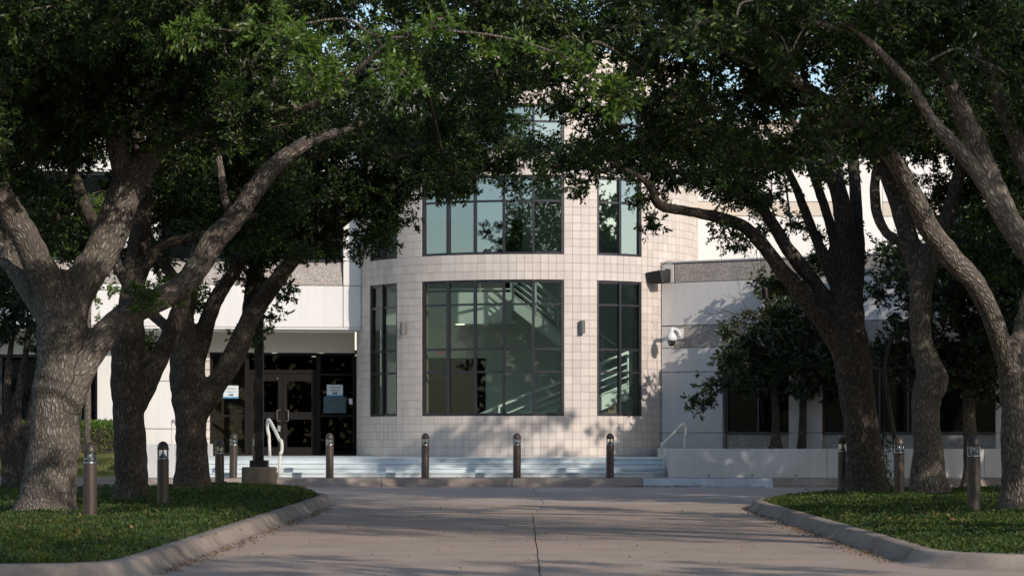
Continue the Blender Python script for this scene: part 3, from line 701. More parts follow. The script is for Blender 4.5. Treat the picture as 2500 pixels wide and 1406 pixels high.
# entrance doors
en = thing('entrance_doors', tuple(list(FL[0]+FL[2]*D+FL[1]*(e0+e1)/2)+[.715]), 'dark bronze glass double entrance doors with sidelights beside the round tower', 'doors')
p_ = [S(FL, v, D) for v in (513, 603, 690, 777, 867)]
zb, zt, zd = .72, 3.525, 2.99
fm = MB()
def vbar(mb, s_, wd, z0, z1, d0=D-.14, d1=D-.02): mb.fbox(FL, s_-wd/2, s_+wd/2, d0, d1, z0, z1)
vbar(fm, p_[0]+.035, .07, zb, zt); vbar(fm, p_[1], .12, zb, zt); vbar(fm, p_[3], .12, zb, zt); vbar(fm, p_[4]-.035, .07, zb, zt)
def hbar(mb, s0, s1, z, ht, d0=D-.13, d1=D-.03): mb.fbox(FL, s0, s1, d0, d1, z-ht/2, z+ht/2)
hbar(fm, p_[0]+.07, p_[1]-.06, zt-.03, .06); hbar(fm, p_[1]+.06, p_[3]-.06, zt-.03, .06); hbar(fm, p_[3]+.06, p_[4]-.07, zt-.03, .06)
hbar(fm, p_[1]+.06, p_[3]-.06, zd+.03, .09)
for (a, b2) in ((p_[0]+.07, p_[1]-.06), (p_[3]+.06, p_[4]-.07)): hbar(fm, a, b2, 1.81, .06); hbar(fm, a, b2, zb+.04, .08)
hbar(fm, p_[3]+.06, p_[4]-.07, 2.94, .06)
fm.build('door_frame', M['bronze'], en)
def gpane(s0, s1, z0, z1, par=en):
    p = MB(); p.fbox(FL, s0, s1, D-.085, D-.077, z0, z1); return p.build('pane', M['doorglass'], par)
gpane(p_[0]+.07, p_[1]-.06, zb+.08, 1.78); gpane(p_[0]+.07, p_[1]-.06, 1.84, zt-.06)
gpane(p_[3]+.06, p_[4]-.07, zb+.08, 1.78); gpane(p_[3]+.06, p_[4]-.07, 1.84, 2.91); gpane(p_[3]+.06, p_[4]-.07, 2.97, zt-.06)
gpane(p_[1]+.06, p_[3]-.06, zd+.075, zt-.06)
for k, (a, b2) in enumerate(((p_[1]+.065, p_[2]-.004), (p_[2]+.004, p_[3]-.065))):
    lf = MB(); d0, d1 = D-.11, D-.06
    vb = lambda s_, wd: lf.fbox(FL, s_-wd/2, s_+wd/2, d0, d1, zb+.01, zd-.02)
    vb(a+.06, .12); vb(b2-.06, .12)
    for z, ht in ((zd-.13, .20), (1.81, .20), (zb+.12, .22)): lf.fbox(FL, a+.12, b2-.12, d0+.002, d1-.002, z-ht/2, z+ht/2)
    leaf = lf.build('door_leaf', M['bronze'], en)
    gpane(a+.12, b2-.12, zb+.23, 1.71, leaf); gpane(a+.12, b2-.12, 1.91, zd-.23, leaf)
    hs = b2-.06 if k == 0 else a+.06; sg = -1 if k == 0 else 1
    q = lambda z, o_, dd: np.array([*(FL[0]+FL[1]*(hs+o_)+FL[2]*dd), z])
    hb = MB(); hb.tube([q(1.66, 0, D-.06), q(1.66, 0, D+.02), q(1.67, sg*.09, D+.03), q(1.96, sg*.09, D+.03), q(1.97, 0, D+.02), q(1.97, 0, D-.06)], .014, 8)
    hb.build('handle', M['greymetal'], leaf, smooth=True)
lk = MB(); s_ = p_[2]-.05; lk.fbox(FL, s_-.09, s_-.005, D-.058, D-.02, 1.38, 1.54); bevel(lk.build('lock_box', M['chrome'], en), .008)
ck = MB(); ck.fbox(FL, p_[2]-.16, p_[2]-.12, D-.058, D-.03, 2.82, 2.85); ck.build('door_stud', M['chrome'], en)
# lobby behind the doors
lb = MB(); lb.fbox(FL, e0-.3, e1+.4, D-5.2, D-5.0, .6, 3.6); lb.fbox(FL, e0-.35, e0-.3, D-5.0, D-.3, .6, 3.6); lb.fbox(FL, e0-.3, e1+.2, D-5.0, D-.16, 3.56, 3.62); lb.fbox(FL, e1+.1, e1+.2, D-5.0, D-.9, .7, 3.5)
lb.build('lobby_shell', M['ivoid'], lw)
for k in range(12):
    mb = MB(); z0 = .72+k*.234; a_ = wall_frame(tuple(FL[0]+FL[2]*(D-.45)+FL[1]*(e0+.02)), 62.0); mb.fbox(a_, 0, 1.7, -.1, 0, z0+.004, z0+.230); mb.build('lobby_block', M['beige'], lw)
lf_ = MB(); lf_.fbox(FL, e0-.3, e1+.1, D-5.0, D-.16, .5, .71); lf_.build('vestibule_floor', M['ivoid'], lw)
for px, dd in ((670, -.9), (784, -.9), (768, -3.5)):
    s_ = S(FL, px, D+dd); c = FL[0]+FL[1]*s_+FL[2]*(D+dd); dl = MB(); dl.lathe((c[0], c[1], 3.535), [(.085, 0), (.085, .02)], 16); dl.build('downlight', M['lamp'], lw)
# papers taped to the sidelights
def notice(nm, lab, px0, px1, y0, y1, mat, lines, cat='notice'):
    dd = D-.070; s0, s1 = S(FL, px0, dd), S(FL, px1, dd); sc = FPX/66.6; z1, z0 = CAMZ+(HZ-y0)/sc, CAMZ+(HZ-y1)/sc
    c = FL[0]+FL[1]*(s0+s1)/2+FL[2]*dd; r = thing(nm, (c[0], c[1], z0), lab, cat)
    mb = MB(); mb.fbox(FL, s0, s1, dd-.004, dd, z0, z1); mb.build('sheet', mat, r)
    if lines == 'arrow':
        ww, hh = s1-s0, z1-z0; mb = MB()
        for zf, a, b2 in ((.78, .12, .88), (.70, .2, .8), (.50, .15, .85), (.42, .25, .7)): mb.fbox(FL, s0+ww*a, s0+ww*b2, dd+.0005, dd+.002, z0+hh*zf-.004, z0+hh*zf+.004)
        mb.fbox(FL, s0+ww*.36, s0+ww*.60, dd+.0005, dd+.002, z0+hh*.2-.018, z0+hh*.2+.018)
        P3 = [FL[0]+FL[1]*(s0+ww*.60)+FL[2]*(dd+.002), FL[0]+FL[1]*(s0+ww*.68)+FL[2]*(dd+.002)]
        mb.add([(*P3[0], z0+hh*.2-.035), (*P3[1], z0+hh*.2), (*P3[0], z0+hh*.2+.035)], [(0, 1, 2)])
        mb.build('printed_lines', M['ink'], r)
        tp_ = MB(); tp_.fbox(FL, s0-.01, s1+.01, dd+.001, dd+.003, z0-.03, z0+.012); tp_.build('blue_tape', M['bluetape'], r)
    return r
notice('paper_notice', 'white paper notice with printed arrow taped inside the left sidelight', 545, 582, 942, 970, M['paper'], 'arrow')
notice('paper_notice', 'white paper notice with printed arrow taped inside the right sidelight', 798, 837, 939, 965, M['paper'], 'arrow')
notice('dark_notice', 'dark grey poster below the paper notice on the right sidelight', 790, 845, 968, 1008, M['poster'], None, 'poster')
notice('card_reader', 'small white card reader on the glass edge right of the doors', 852, 860.5, 973, 986, M['cam'], None, 'card reader')

# right wing: one storey, panelled, turned towards the left
rw = thing('office_wing', (8, 61, .3), 'pale panelled one storey office wing behind the low planter wall', 'building')
bk = MB(); bk.fbox(FR, .03, 11.5, -.5, -.19, .4, 5.78); bk.build('backing_wall', M['mortar'], rw)
ZL = dict(top=5.79, a1=5.25, w1=4.13, a2=3.55, g=2.92)
sA = .385; wx = [(S(FR, 1767), S(FR, 1925)), (S(FR, 2003), S(FR, 2430)-0.55*0), (S(FR, 2470), 11.3)]
panel('margin_panel', FR, M['grey'], rw, .02, sA, ZL['a1'], ZL['top']); panel('margin_panel', FR, M['grey'], rw, .02, sA, ZL['a2'], ZL['w1']-.01)
for a, b2 in ((sA, 5.6), (5.6, 11.4)):
    panel('aggregate_panel', FR, M['aggr'], rw, a+.01, b2, ZL['a1'], ZL['top']-.03, d1=-.012); panel('aggregate_panel', FR, M['aggr'], rw, a+.01, b2, ZL['a2'], ZL['w1'], d1=-.012)
for a, b2 in ((.02, 5.6), (5.6, 11.4)): panel('smooth_panel', FR, M['grey'], rw, a, b2, ZL['w1'], ZL['a1'])
solidsp = [(.02, wx[0][0]-.03), (wx[0][1], wx[1][0]), (wx[1][1], wx[2][0])]
for a, b2 in solidsp:
    mids = [(a, b2)] if b2-a > 1.2 else [(a, (a+b2)/2), ((a+b2)/2, b2)]
    for q0, q1 in mids:
        for (z0, z1) in ((ZL['g'], ZL['a2']), (1.34, ZL['g']), (.62, 1.34), (.3, .62)): panel('wall_panel', FR, M['grey'], rw, q0, q1, z0, z1)
for a, b2 in wx:
    panel('spandrel_panel', FR, M['aggr'], rw, a+.01, b2-.01, .35, 1.30, -.2, -.17, ds=.15)
    wf = MB(); n = max(2, int((b2-a)/.75))
    for k in range(n+1): sx = a+.03+(b2-a-.06)*k/n; wf.fbox(FR, sx-.025, sx+.025, -.2, -.13, 1.31, 3.54)
    for z in (1.34, 2.95, 3.51): wf.fbox(FR, a+.03, b2-.03, -.195, -.135, z-.025, z+.025)
    f = wf.build('window_frame', M['frame'], rw)
    for k in range(n):
        for z0, z1 in ((1.31, 2.95), (2.95, 3.54)):
            p = MB(); p.fbox(FR, a+.03+(b2-a-.06)*k/n, a+.03+(b2-a-.06)*(k+1)/n, -.185, -.17, z0, z1); p.build('pane', M['dglass'], f)
cpm = MB(); cpm.fbox(FR, .03, 11.5, -.5, .025, ZL['top']-.02, ZL['top']+.02); cpm.build('coping', M['grey'], rw)
rf = MB(); rf.add([(3.2, 64.5, 5.7), (13.5, 57.8, 5.7), (16, 69, 5.7), (4, 69, 5.7)], [(0, 1, 2, 3)]); rf.build('flat_roof', M['aggr'], rw)
# upper block behind, facing the drive
FU = wall_frame((4.4, 67.0), 2.0)
ub = thing('upper_block', (15, 67, .3), 'tall white office block rising behind the one storey wing', 'building')
bk = MB(); bk.fbox(FU, -1.0, 24, -.6, -.21, .3, 9.95); bk.build('backing_wall', M['mortar'], ub)
x = -.4
while x < 23:
    panel('pier_panel', FU, M['white'], ub, x, x+.9, 5.6, 9.9, d1=.02)
    a, b2 = x+.9, x+5.4
    for z0, z1, mt in ((4.5, 7.35, 'white'), (7.35, 7.75, 'beige'), (7.75, 9.2, 'white'), (9.2, 9.9, 'beige')): panel('white_panel' if mt == 'white' else 'beige_panel', FU, M[mt], ub, a, b2, z0, z1)
    x += 5.4
cpm = MB(); cpm.fbox(FU, -1, 24, -.6, .04, 9.9, 10.02); cpm.build('coping', M['beige'], ub)

# ------------------------------------------------------------------ steps, planters, lawn
stp = thing('entrance_steps', (-2.2, 59, .26), kind='structure')
RIS = (.715-.262)/4
for k in range(4):
    mb = MB(); y0 = 58.72+.30*k; mb.box(-8.15, 3.76, y0+.022, (y0+.32) if k < 3 else 67.5, .1, .262+RIS*(k+1)-.038); mb.box(-8.148, 3.758, y0, (y0+.319) if k < 3 else 67.5, .262+RIS*(k+1)-.036, .262+RIS*(k+1))
    o = bevel(mb.build('step' if k < 3 else 'landing', M['step'], stp), .014, 2)
pw = thing('planter_wall', (8, 58.4, .2), 'long low white planter wall right of the entrance steps', 'wall')
for a, b2 in ((3.77, 7.6), (7.6, 11.4), (11.4, 15.2)):
    mb = MB(); mb.box(a+.003, b2-.003, 58.35, 58.6, .1, .953); bevel(mb.build('wall_section', M['planter'], pw), .015)
mb = MB(); mb.box(3.772, 4.02, 58.605, 62.9, .1, .95); bevel(mb.build('wall_return', M['planter'], pw), .015)
for k, x in enumerate((4.75, 5.8, 6.85)):
    mb = MB(); mb.lathe((x, 58.35, .30), [(.022, 0), (.022, .03)], 10); mb.build('weep_hole', M['black'], pw)
mb = MB(); mb.box(4.03, 15.2, 58.61, 64.5, .2, .90); mb.build('planter_soil', M['soil'], kind='structure')
cw = thing('cheek_wall', (-8.7, 58.4, .2), 'low white cheek wall at the left end of the steps', 'wall')
mb = MB(); mb.box(-9.2, -8.16, 58.38, 66.0, .1, 1.04); bevel(mb.build('wall_section', M['planter'], cw), .015)
lx = np.linspace(-34, -9.21, 40); ly = np.linspace(58.43, 67, 12)
V = [(x, y, .27+.5*min((y-58.43)/4.3, 1)**.8+.02*mnoise.noise((x*.6, y*.6, 1))) for y in ly for x in lx]
F = [(j*40+i, j*40+i+1, (j+1)*40+i+1, (j+1)*40+i) for j in range(11) for i in range(39)]
mesh_np('lawn', V, F, M['lawn'], smooth=True, kind='structure')
n = 14000; X = rng.uniform(-14.5, -9.25, n); Y = rng.uniform(58.5, 63, n); Z = .27+.5*np.minimum((Y-58.43)/4.3, 1)**.8
Dv = rng.normal(size=(n, 3))*.5; Dv[:, 2] = 1; Dv /= np.linalg.norm(Dv, axis=1)[:, None]
V, F = leaves_geo(np.stack([X, Y, Z], 1), Dv, rng.uniform(.05, .1, n), np.full(n, .016)); mesh_np('grass', V, F, M['turf'], kind='stuff')
# clipped hedge
hd = thing('hedge', (-11.3, 63.3, .7), 'clipped bright green hedge on the lawn below the left wing windows', 'hedge')
mb = MB(); mb.box(-16.0, -10.3, 62.75, 63.75, .6, 1.45); mb.build('hedge_core', M['soil'], hd)
n = 26000; X = rng.uniform(-16.1, -10.15, n); Y = rng.uniform(62.6, 63.9, n); Z = .72+rng.random(n)**.8*.93+.05*vnoise(X, Y, 2.0, 3)
sh_ = np.maximum.reduce([np.abs(Y-63.25)/.62, (Z-.3)/1.3, np.abs(X+13.1)/2.95]); k_ = sh_ > .86; X, Y, Z = X[k_], Y[k_], Z[k_]; n = len(X)
Dv = rng.normal(size=(n, 3)); Dv[:, 1] -= .6; Dv[:, 2] += .5; Dv /= np.linalg.norm(Dv, axis=1)[:, None]
V, F = leaves_geo(np.stack([X, Y, Z], 1), Dv, rng.uniform(.05, .085, n), rng.uniform(.03, .045, n)); mesh_np('hedge_leaves', V, F, M['hedge'], hd, kind='stuff')

# ------------------------------------------------------------------ handrails
def handrail(lab, posts, path, r=.034):
    p = np.array(path); t = thing('handrail', tuple(p.min(0)), lab, 'handrail', 'handrails on the entrance steps')
    mb = MB(); mb.tube(spline(p, 6), r, 10); mb.build('rail', M['hrail'], t, smooth=True)
    for a, b2 in posts:
        mb = MB(); mb.tube([a, b2], r*.85, 10); mb.build('post', M['hrail'], t, smooth=True)
def hp(px, py, Y): return at(px, py, Y)
handrail('cream bent pipe handrail on the steps before the glass doors', [(hp(684.5, 1108, 58.66), hp(681, 1166, 58.62)), (hp(657, 1062, 59.9), hp(659, 1118, 59.9))],
         [hp(657, 1064, 59.9), hp(653, 1045, 59.9), hp(653.5, 1029, 59.85), hp(658, 1026, 59.75), hp(672, 1052, 59.1), hp(682, 1073, 58.75), hp(687, 1077, 58.66), hp(688, 1098, 58.66), hp(684, 1109, 58.62)], .042)
handrail('grey bent pipe handrail against the end of the white planter wall', [(hp(1622.5, 1112, 58.66), hp(1622, 1166, 58.62)), (hp(1671, 1067, 60.2), hp(1671, 1110, 60.2))],
         [hp(1617, 1108, 58.66), hp(1615.5, 1098, 58.66), hp(1616, 1082, 58.64), hp(1621, 1080, 58.75), hp(1646, 1055, 59.5), hp(1664, 1037, 60.1), hp(1671, 1035.5, 60.18), hp(1673.5, 1050, 60.2), hp(1672, 1066, 60.2)], .03)
handrail('pale bent pipe handrail seen between two trunks on the cheek wall', [(hp(432, 1048, 60.2), hp(432, 1115, 60.2)), (hp(421, 1040, 61.2), hp(421, 1110, 61.2))],
         [hp(421, 1050, 61.2), hp(421, 1030, 61.2), hp(424, 1026, 61.1), hp(430, 1036, 60.4), hp(433, 1040, 60.25), hp(432, 1052, 60.2)], .03)

# ------------------------------------------------------------------ wall fixtures
for th, lab in ((-43.2, 'grey half cylinder wall light on the tiles left of the big window'), (16.8, 'grey half cylinder wall light on the pier right of the big window')):
    x, y, z = cyl(th, TR+.005, 3.86); t = thing('wall_light', (x, y, z), lab, 'wall light', 'wall lights on the round tower')
    cx, cy, _ = cyl(th, TR+.085, 0); mb = MB(); mb.lathe((cx, cy, 3.88), [(.068, 0), (.072, .005), (.072, .325), (.066, .33)], 18); mb.build('lamp_tube', M['greymetal'], t)
    bx, by, _ = cyl(th, TR+.03, 0); mb = MB(); mb.lathe((bx, by, 3.94), [(.055, 0), (.055, .12)], 12); mb.build('bracket', M['greymetal'], t)
def frp(s, d, z): q = FR[0]+FR[1]*s+FR[2]*d; return np.array([q[0], q[1], z])
s0 = S(FR, 1660)
cc = thing('security_camera', tuple(frp(s0, 0, 3.6)), 'white dome security camera on a bracket by the tower', 'camera')
mb = MB(); mb.fbox(FR, s0-.09, s0+.11, .002, .03, 3.78, 4.05); bevel(mb.build('mount_plate', M['cam'], cc), .008)
mb = MB(); mb.tube(spline([frp(s0, .02, 3.86), frp(s0, .12, 3.98), frp(s0, .3, 4.03), frp(s0, .44, 4.02), frp(s0, .46, 3.97)], 5), [.05]*8+[.045]*13, 12); mb.build('bracket_arm', M['cam'], cc, smooth=True)
c = frp(s0, .46, 3.6); mb = MB(); mb.lathe(c, [(.02, .42), (.055, .41), (.055, .35), (.11, .29), (.145, .21), (.145, .13), (.12, .12), (.02, .12)], 22); mb.build('housing', M['cam'], cc, smooth=True)
mb = MB(); mb.lathe(c, [(.01, -.02), (.06, -.01), (.095, .04), (.103, .11), (.1, .13)], 22); mb.build('dome', M['black'], cc, smooth=True)
q = frp(s0, .555, 3.66); mb = MB(); mb.tube([q, q+np.array([*FR[2], -.0])*.02], .035, 14); mb.build('lens', M['greymetal'], cc)
s1 = S(FR, 1638)
fl_ = thing('floodlight', tuple(frp(s1, 0, 5.1)), 'black wedge shaped floodlight with a cable loop high beside the tower', 'floodlight')
mb = MB(); V = []
def flp(a, d, z): return frp(s1-.30+a, d, z)
for (a, d, z) in ((-.06, .56, 5.21), (.36, .56, 5.19), (.44, .26, 5.23), (.06, .26, 5.25), (-.16, .60, 5.50), (.30, .60, 5.56), (.46, .26, 5.55), (.06, .26, 5.53)): V.append(flp(a, d, z))
mb.add(V, [(3,2,1,0),(4,5,6,7),(0,1,5,4),(1,2,6,5),(2,3,7,6),(3,0,4,7)]); bevel(mb.build('housing', M['black'], fl_), .035, 3)
mb = MB(); mb.tube([flp(.28, .03, 5.58), flp(.28, .2, 5.58), flp(.28, .3, 5.5)], .03, 8); mb.build('bracket', M['black'], fl_, smooth=True)
mb = MB(); mb.tube(spline([flp(.28, .05, 5.6), flp(.12, .06, 5.62), flp(.10, .05, 5.72), flp(.2, .03, 5.82), flp(.36, .02, 5.8), flp(.42, .01, 5.74)], 5), .007, 6); mb.build('cable', M['black'], fl_, smooth=True)
wl = MB()

# ------------------------------------------------------------------ bollard lights
def make_bollard():
    t = thing('bollard_light', (0, 0, 0)); h = 1.07; R = .093
    mb = MB(); mb.lathe((0, 0, 0), [(R, -.12), (R, .775), (R-.006, .782)], 28); mb.build('post', M['boll'], t, smooth=True).modifiers.new('e', 'EDGE_SPLIT')
    mb = MB(); mb.lathe((0, 0, 0), [(R-.004, .782), (R-.002, .80), (R-.012, .806), (.055, .83), (.03, .865), (.017, .905), (.012, .935)], 24); mb.build('reflector', M['chrome'], t, smooth=True)
    V = []; F = []
    for z in (.80, .935):
        for k in range(28): a = 2*math.pi*k/28; V.append(((R-.003)*math.cos(a), (R-.003)*math.sin(a), z))
    F = [(k, (k+1) % 28, (k+1) % 28+28, k+28) for k in range(28)]
    mesh_np('lens', V, F, M['lens'], t, smooth=True)
    mb = MB(); mb.lathe((0, 0, 0), [(.03, .934), (R, .932), (R+.002, .94), (R, .965), (R*.93, .995), (R*.78, 1.03), (R*.53, 1.056), (R*.25, 1.067), (.004, 1.07)], 28); mb.build('dome_cap', M['cap'], t, smooth=True)
    for k in range(3):
        a = 2*math.pi*k/3+.5; mb = MB(); mb.tube([((R-.012)*math.cos(a), (R-.012)*math.sin(a), .80), ((R-.012)*math.cos(a), (R-.012)*math.sin(a), .937)], .004, 6); mb.build('cap_rod', M['chrome'], t)
    return t
def copy_tree(o, parent=None):
    c = o.copy(); col.objects.link(c)
    if parent: c.parent = parent
    for ch in list(o.children): copy_tree(ch, c)
    return c
b0 = make_bollard()
BOL = [
 (220, 33.2, .12, 'nearest brown bollard light just right of the thickest forked trunk', 1, 'bollard lights on the planted islands'),
 (398, 38.8, .12, 'dark bollard light between the second and third trunks on the left bed', 1, 'bollard lights on the planted islands'),
 (536, 49.4, .12, 'dark bollard light between the third trunk and the lamp post footing', 1, 'bollard lights on the planted islands'),
 (2378, 33.4, .21, 'large brown bollard light beside the right edge trunk on bright green cover', 1, 'bollard lights on the planted islands'),
 (2195, 42.4, .19, 'black bollard light left of the sunlit right hand trunk', 1, 'bollard lights on the planted islands'),
 (2057, 45.6, .19, 'black bollard light on the left side of the dark right hand trunk', 1, 'bollard lights on the planted islands'),
 (569, 57.6, .262, 'brown bollard light in front of the left glass sidelight', 0, 'bollard lights along the pavement before the steps'),
 (626, 55.2, .12, 'dark bollard light half hidden behind the black lamp post', 0, 'bollard lights along the pavement before the steps'),
 (805, 57.6, .262, 'brown bollard light on the pavement before the right end of the glass doors', 0, 'bollard lights along the pavement before the steps'),
 (1038, 57.6, .262, 'brown bollard light on the pavement below the left edge of the big window', 0, 'bollard lights along the pavement before the steps'),
 (1262, 57.6, .262, 'dark bollard light on the pavement below the middle of the big window', 0, 'bollard lights along the pavement before the steps'),
 (1489, 57.6, .262, 'dark bollard light on the pavement below the narrow right window', 0, 'bollard lights along the pavement before the steps'),
]
for k, (px, Y, z, lab, _, grp) in enumerate(BOL):
    o = b0 if k == 0 else copy_tree(b0)
    if Y == 55.2: Y, z = 57.6, .262
    o.location = ((px-1250)*Y/FPX, Y, z); o.rotation_euler = (R_(rng.normal(0, .5)), R_(rng.normal(0, .5)), rng.uniform(0, 6)); tag(o, lab, 'bollard light', grp)

# ------------------------------------------------------------------ lamp post
LX, LY = (633-1250)*49.5/FPX, 49.5
lp = thing('lamp_post', (LX, LY, .1), 'square black lamp post standing on a round concrete footing', 'lamp post')
mb = MB(); mb.box(LX-.088, LX+.088, LY-.088, LY+.088, .55, 7.2); bevel(mb.build('pole', M['pole'], lp), .012)
mb = MB(); mb.box(LX-.18, LX+.18, LY-.18, LY+.18, .63, .77); bevel(mb.build('base_cover', M['pole'], lp), .01)
mb = MB(); mb.lathe((LX, LY, .05), [(.36, 0), (.36, .56), (.34, .585)], 36); mb.build('footing', M['foot'], lp, smooth=True).modifiers.new('e', 'EDGE_SPLIT')
mb = MB(); mb.box(LX-.3, LX+.3, LY-.2, LY+.2, 7.2, 7.36); bevel(mb.build('lamp_head', M['pole'], lp), .03)

# ------------------------------------------------------------------ trees
def limb(Y0, Y1, pts, base=None):
    """pts (px, py, width px) seen at depths running from Y0 to Y1 -> smoothed rows x,y,z,r"""
    n = len(pts); out = []
    for i, (px, py, wd) in enumerate(pts):
        Y = Y0+(Y1-Y0)*i/max(1, n-1); p = at(px, py, Y); out.append([*p, wd/2*Y/FPX])
    return spline(out, 5)
def tree(name, label, base, limbs, group='live oaks along the drive', voxel=.035, group_blobs=None, leafmat='oak', dens=15.0, lsz=(.06, .105), rosettes=12, nleaf=12, twigs=True, cat='tree', seed=0, shape=None, upper=(), bark='bark'):
    r = np.random.default_rng(seed+100)
    t = thing(name, base, label, cat, group)
    thick = []; thin = []; skel = []
    for L in limbs:
        w_ = L.copy()
        # natural wobble
        for k in range(1, len(w_)-1): w_[k, :3] += r.normal(0, 1, 3)*w_[k, 3]*0.035; w_[k, 3] *= 1+r.normal(0, .012)
        big = w_[:, 3] > voxel*1.6
        nb = int(big.sum()) if big[0] else 0
        if nb >= 3:
            thick.append(w_[:nb]); 
            if nb < len(w_)-1: thin.append(w_[nb-2:])
        else: thin.append(w_)
        skel.append(w_)
    if thick:
        V = []; F = []; n = 0
        for w_ in thick:
            v, f = tube_geo(w_[:, :3], w_[:, 3], 16); V.append(v); F += [tuple(i+n for i in q) for q in f]; n += len(v)
            for e in (w_[-1], w_[0]):           # rounded ends
                ico = bmesh.new(); bmesh.ops.create_icosphere(ico, subdivisions=2, radius=float(e[3])*.985)
                v = np.array([x.co[:] for x in ico.verts])+e[:3]; V.append(v); F += [tuple(x.index+n for x in fc.verts) for fc in ico.faces]; n += len(v); ico.free()
        me = bpy.data.meshes.new('tmp'); me.from_pydata(np.concatenate(V).tolist(), [], F)
        tmp = bpy.data.objects.new('tmp', me); col.objects.link(tmp)
        rm = tmp.modifiers.new('r', 'REMESH'); rm.mode = 'VOXEL'; rm.voxel_size = voxel; rm.adaptivity = 0
        sm = tmp.modifiers.new('s', 'SMOOTH'); sm.iterations = 5; sm.factor = .5
        dg = bpy.context.evaluated_depsgraph_get(); ev = tmp.evaluated_get(dg); em = ev.to_mesh()
        nv = len(em.vertices); co = np.empty(nv*3, np.float32); em.vertices.foreach_get('co', co); co = co.reshape(-1, 3).astype(float)
        no = np.empty(nv*3, np.float32); em.vertices.foreach_get('normal', no); no = no.reshape(-1, 3)
        npoly = len(em.polygons); li = np.empty(len(em.loops), np.int32); em.loops.foreach_get('vertex_index', li)
        FQ = li.reshape(npoly, 4) if len(li) == npoly*4 else [tuple(p.vertices) for p in em.polygons]
        ev.to_mesh_clear(); bpy.data.objects.remove(tmp)
        # bark coordinates along each limb
        C = []; T = []; LL = []; E1 = []; E2 = []; RR = []
        for k, w_ in enumerate(thick):
            P = w_[:, :3]; tt = np.gradient(P, axis=0); tt /= np.linalg.norm(tt, axis=1)[:, None]+1e-9
            ln = np.concatenate([[0], np.cumsum(np.linalg.norm(np.diff(P, axis=0), axis=1))])+k*7.3
            e1 = np.cross(tt[0], [0.3, .9, .1]); 
            for q in range(len(P)):
                e1 = e1-tt[q]*(e1@tt[q]); e1 = e1/(np.linalg.norm(e1)+1e-9); C.append(P[q]); T.append(tt[q]); LL.append(ln[q]); E1.append(e1); E2.append(np.cross(tt[q], e1)); RR.append(w_[q, 3])
        C, T, LL, E1, E2, RR = map(np.array, (C, T, LL, E1, E2, RR))
        bc = np.empty((nv, 3))
        for a in range(0, nv, 4000):
            p = co[a:a+4000]; d2 = ((p[:, None, :]-C[None])**2).sum(2)-(RR**2)[None]*0.9; j = d2.argmin(1); dv = p-C[j]
            bc[a:a+4000] = np.stack([(dv*E1[j]).sum(1), (dv*E2[j]).sum(1), LL[j]+(dv*T[j]).sum(1)], 1)
        # knobbly relief and root flare
        for i in range(nv):
            p = co[i]; q = mnoise.noise((p[0]*2.6, p[1]*2.6, p[2]*1.5+seed))*.012+mnoise.noise((p[0]*11, p[1]*11, p[2]*4))*.004
            hb = p[2]-base[2]
            if hb < .45: q += .07*(1-hb/.45)**2*(.7+mnoise.noise((p[0]*4, p[1]*4, 7)))
            co[i] = p+no[i]*q
        o = mesh_np('trunk', co, FQ, M[bark], t, smooth=True)
        at_ = o.data.attributes.new('bark', 'FLOAT_VECTOR', 'POINT'); at_.data.foreach_set('vector', bc.astype(np.float32).ravel())
    # crown
    allp = np.concatenate(skel); allp = allp[allp[:, 2] > base[2]+1.3]
    cent = []
    lit_spray = []
    for (px, py, Y, rx, ry, rY, *lit) in (group_blobs or []):
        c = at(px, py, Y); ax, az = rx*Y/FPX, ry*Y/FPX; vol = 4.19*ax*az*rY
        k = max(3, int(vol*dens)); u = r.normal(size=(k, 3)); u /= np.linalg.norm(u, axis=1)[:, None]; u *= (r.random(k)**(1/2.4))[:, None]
        cent.append(c+u*np.array([ax, rY, az])); lit_spray += [bool(lit)]*k
    tw = [w_ for w_ in thin]
    if cent:
        cent = np.concatenate(cent); lit_spray = np.array(lit_spray)
        if shape is not None: lit_spray = lit_spray[shape(cent)]; cent = cent[shape(cent)]
        PL = []; DL = []; SL = []; YL = []; TV = []; TF = []; tn = 0
        dl = np.array([math.sqrt((((allp[:, :3]-c)**2).sum(1)+.6*np.maximum(allp[:, 2]-c[2], 0)**2).min()) for c in cent])
        order = np.argsort(dl); cent = cent[order]; lit_spray = lit_spray[order]; nodes = np.vstack([allp[:, :3], cent]); nl = len(allp); par = np.zeros(len(cent), int); load = np.ones(len(cent))
        for i, c in enumerate(cent):
            cand = nodes[:nl+i]; d2 = ((cand-c)**2).sum(1)+.9*np.maximum(cand[:, 2]-c[2], 0)**2; d2[:nl] *= 1.0; par[i] = int(d2.argmin())
        for i in range(len(cent)-1, -1, -1):
            if par[i] >= nl: load[par[i]-nl] += load[i]
        for ci, c in enumerate(cent):
            j = par[ci]; a = nodes[j]; dist = float(np.linalg.norm(c-a)); out = (c-a)/(dist+1e-6)
            if twigs and dist < 2.6:
                mid = (a+c)/2+r.normal(0, .11, 3)*dist+np.array([0, 0, .05*dist]); r1 = .0045*load[ci]**.42; r0 = r1*1.25
                if j < nl: r0 = min(max(r0, .008), allp[j, 3]*.8)
                tw.append(spline([[*a, r0], [*mid, (r0+r1)/2], [*c, r1]], 4))
            rad = r.uniform(.22, .42)
            k = max(3, int(rosettes*r.uniform(.6, 1.4))); off = r.normal(size=(k, 3)); off /= np.linalg.norm(off, axis=1)[:, None]; off *= (r.random(k)**.5*rad)[:, None]; off[:, 2] *= .75
            rc = c+off
            if twigs:
                for q in rc[::2]:
                    v, f = tube_geo([c-out*.1, (c+q)/2+r.normal(0, .03, 3), q], [.005, .004, .002], 3, False); TV.append(v); TF += [tuple(i+tn for i in g) for g in f]; tn += len(v)
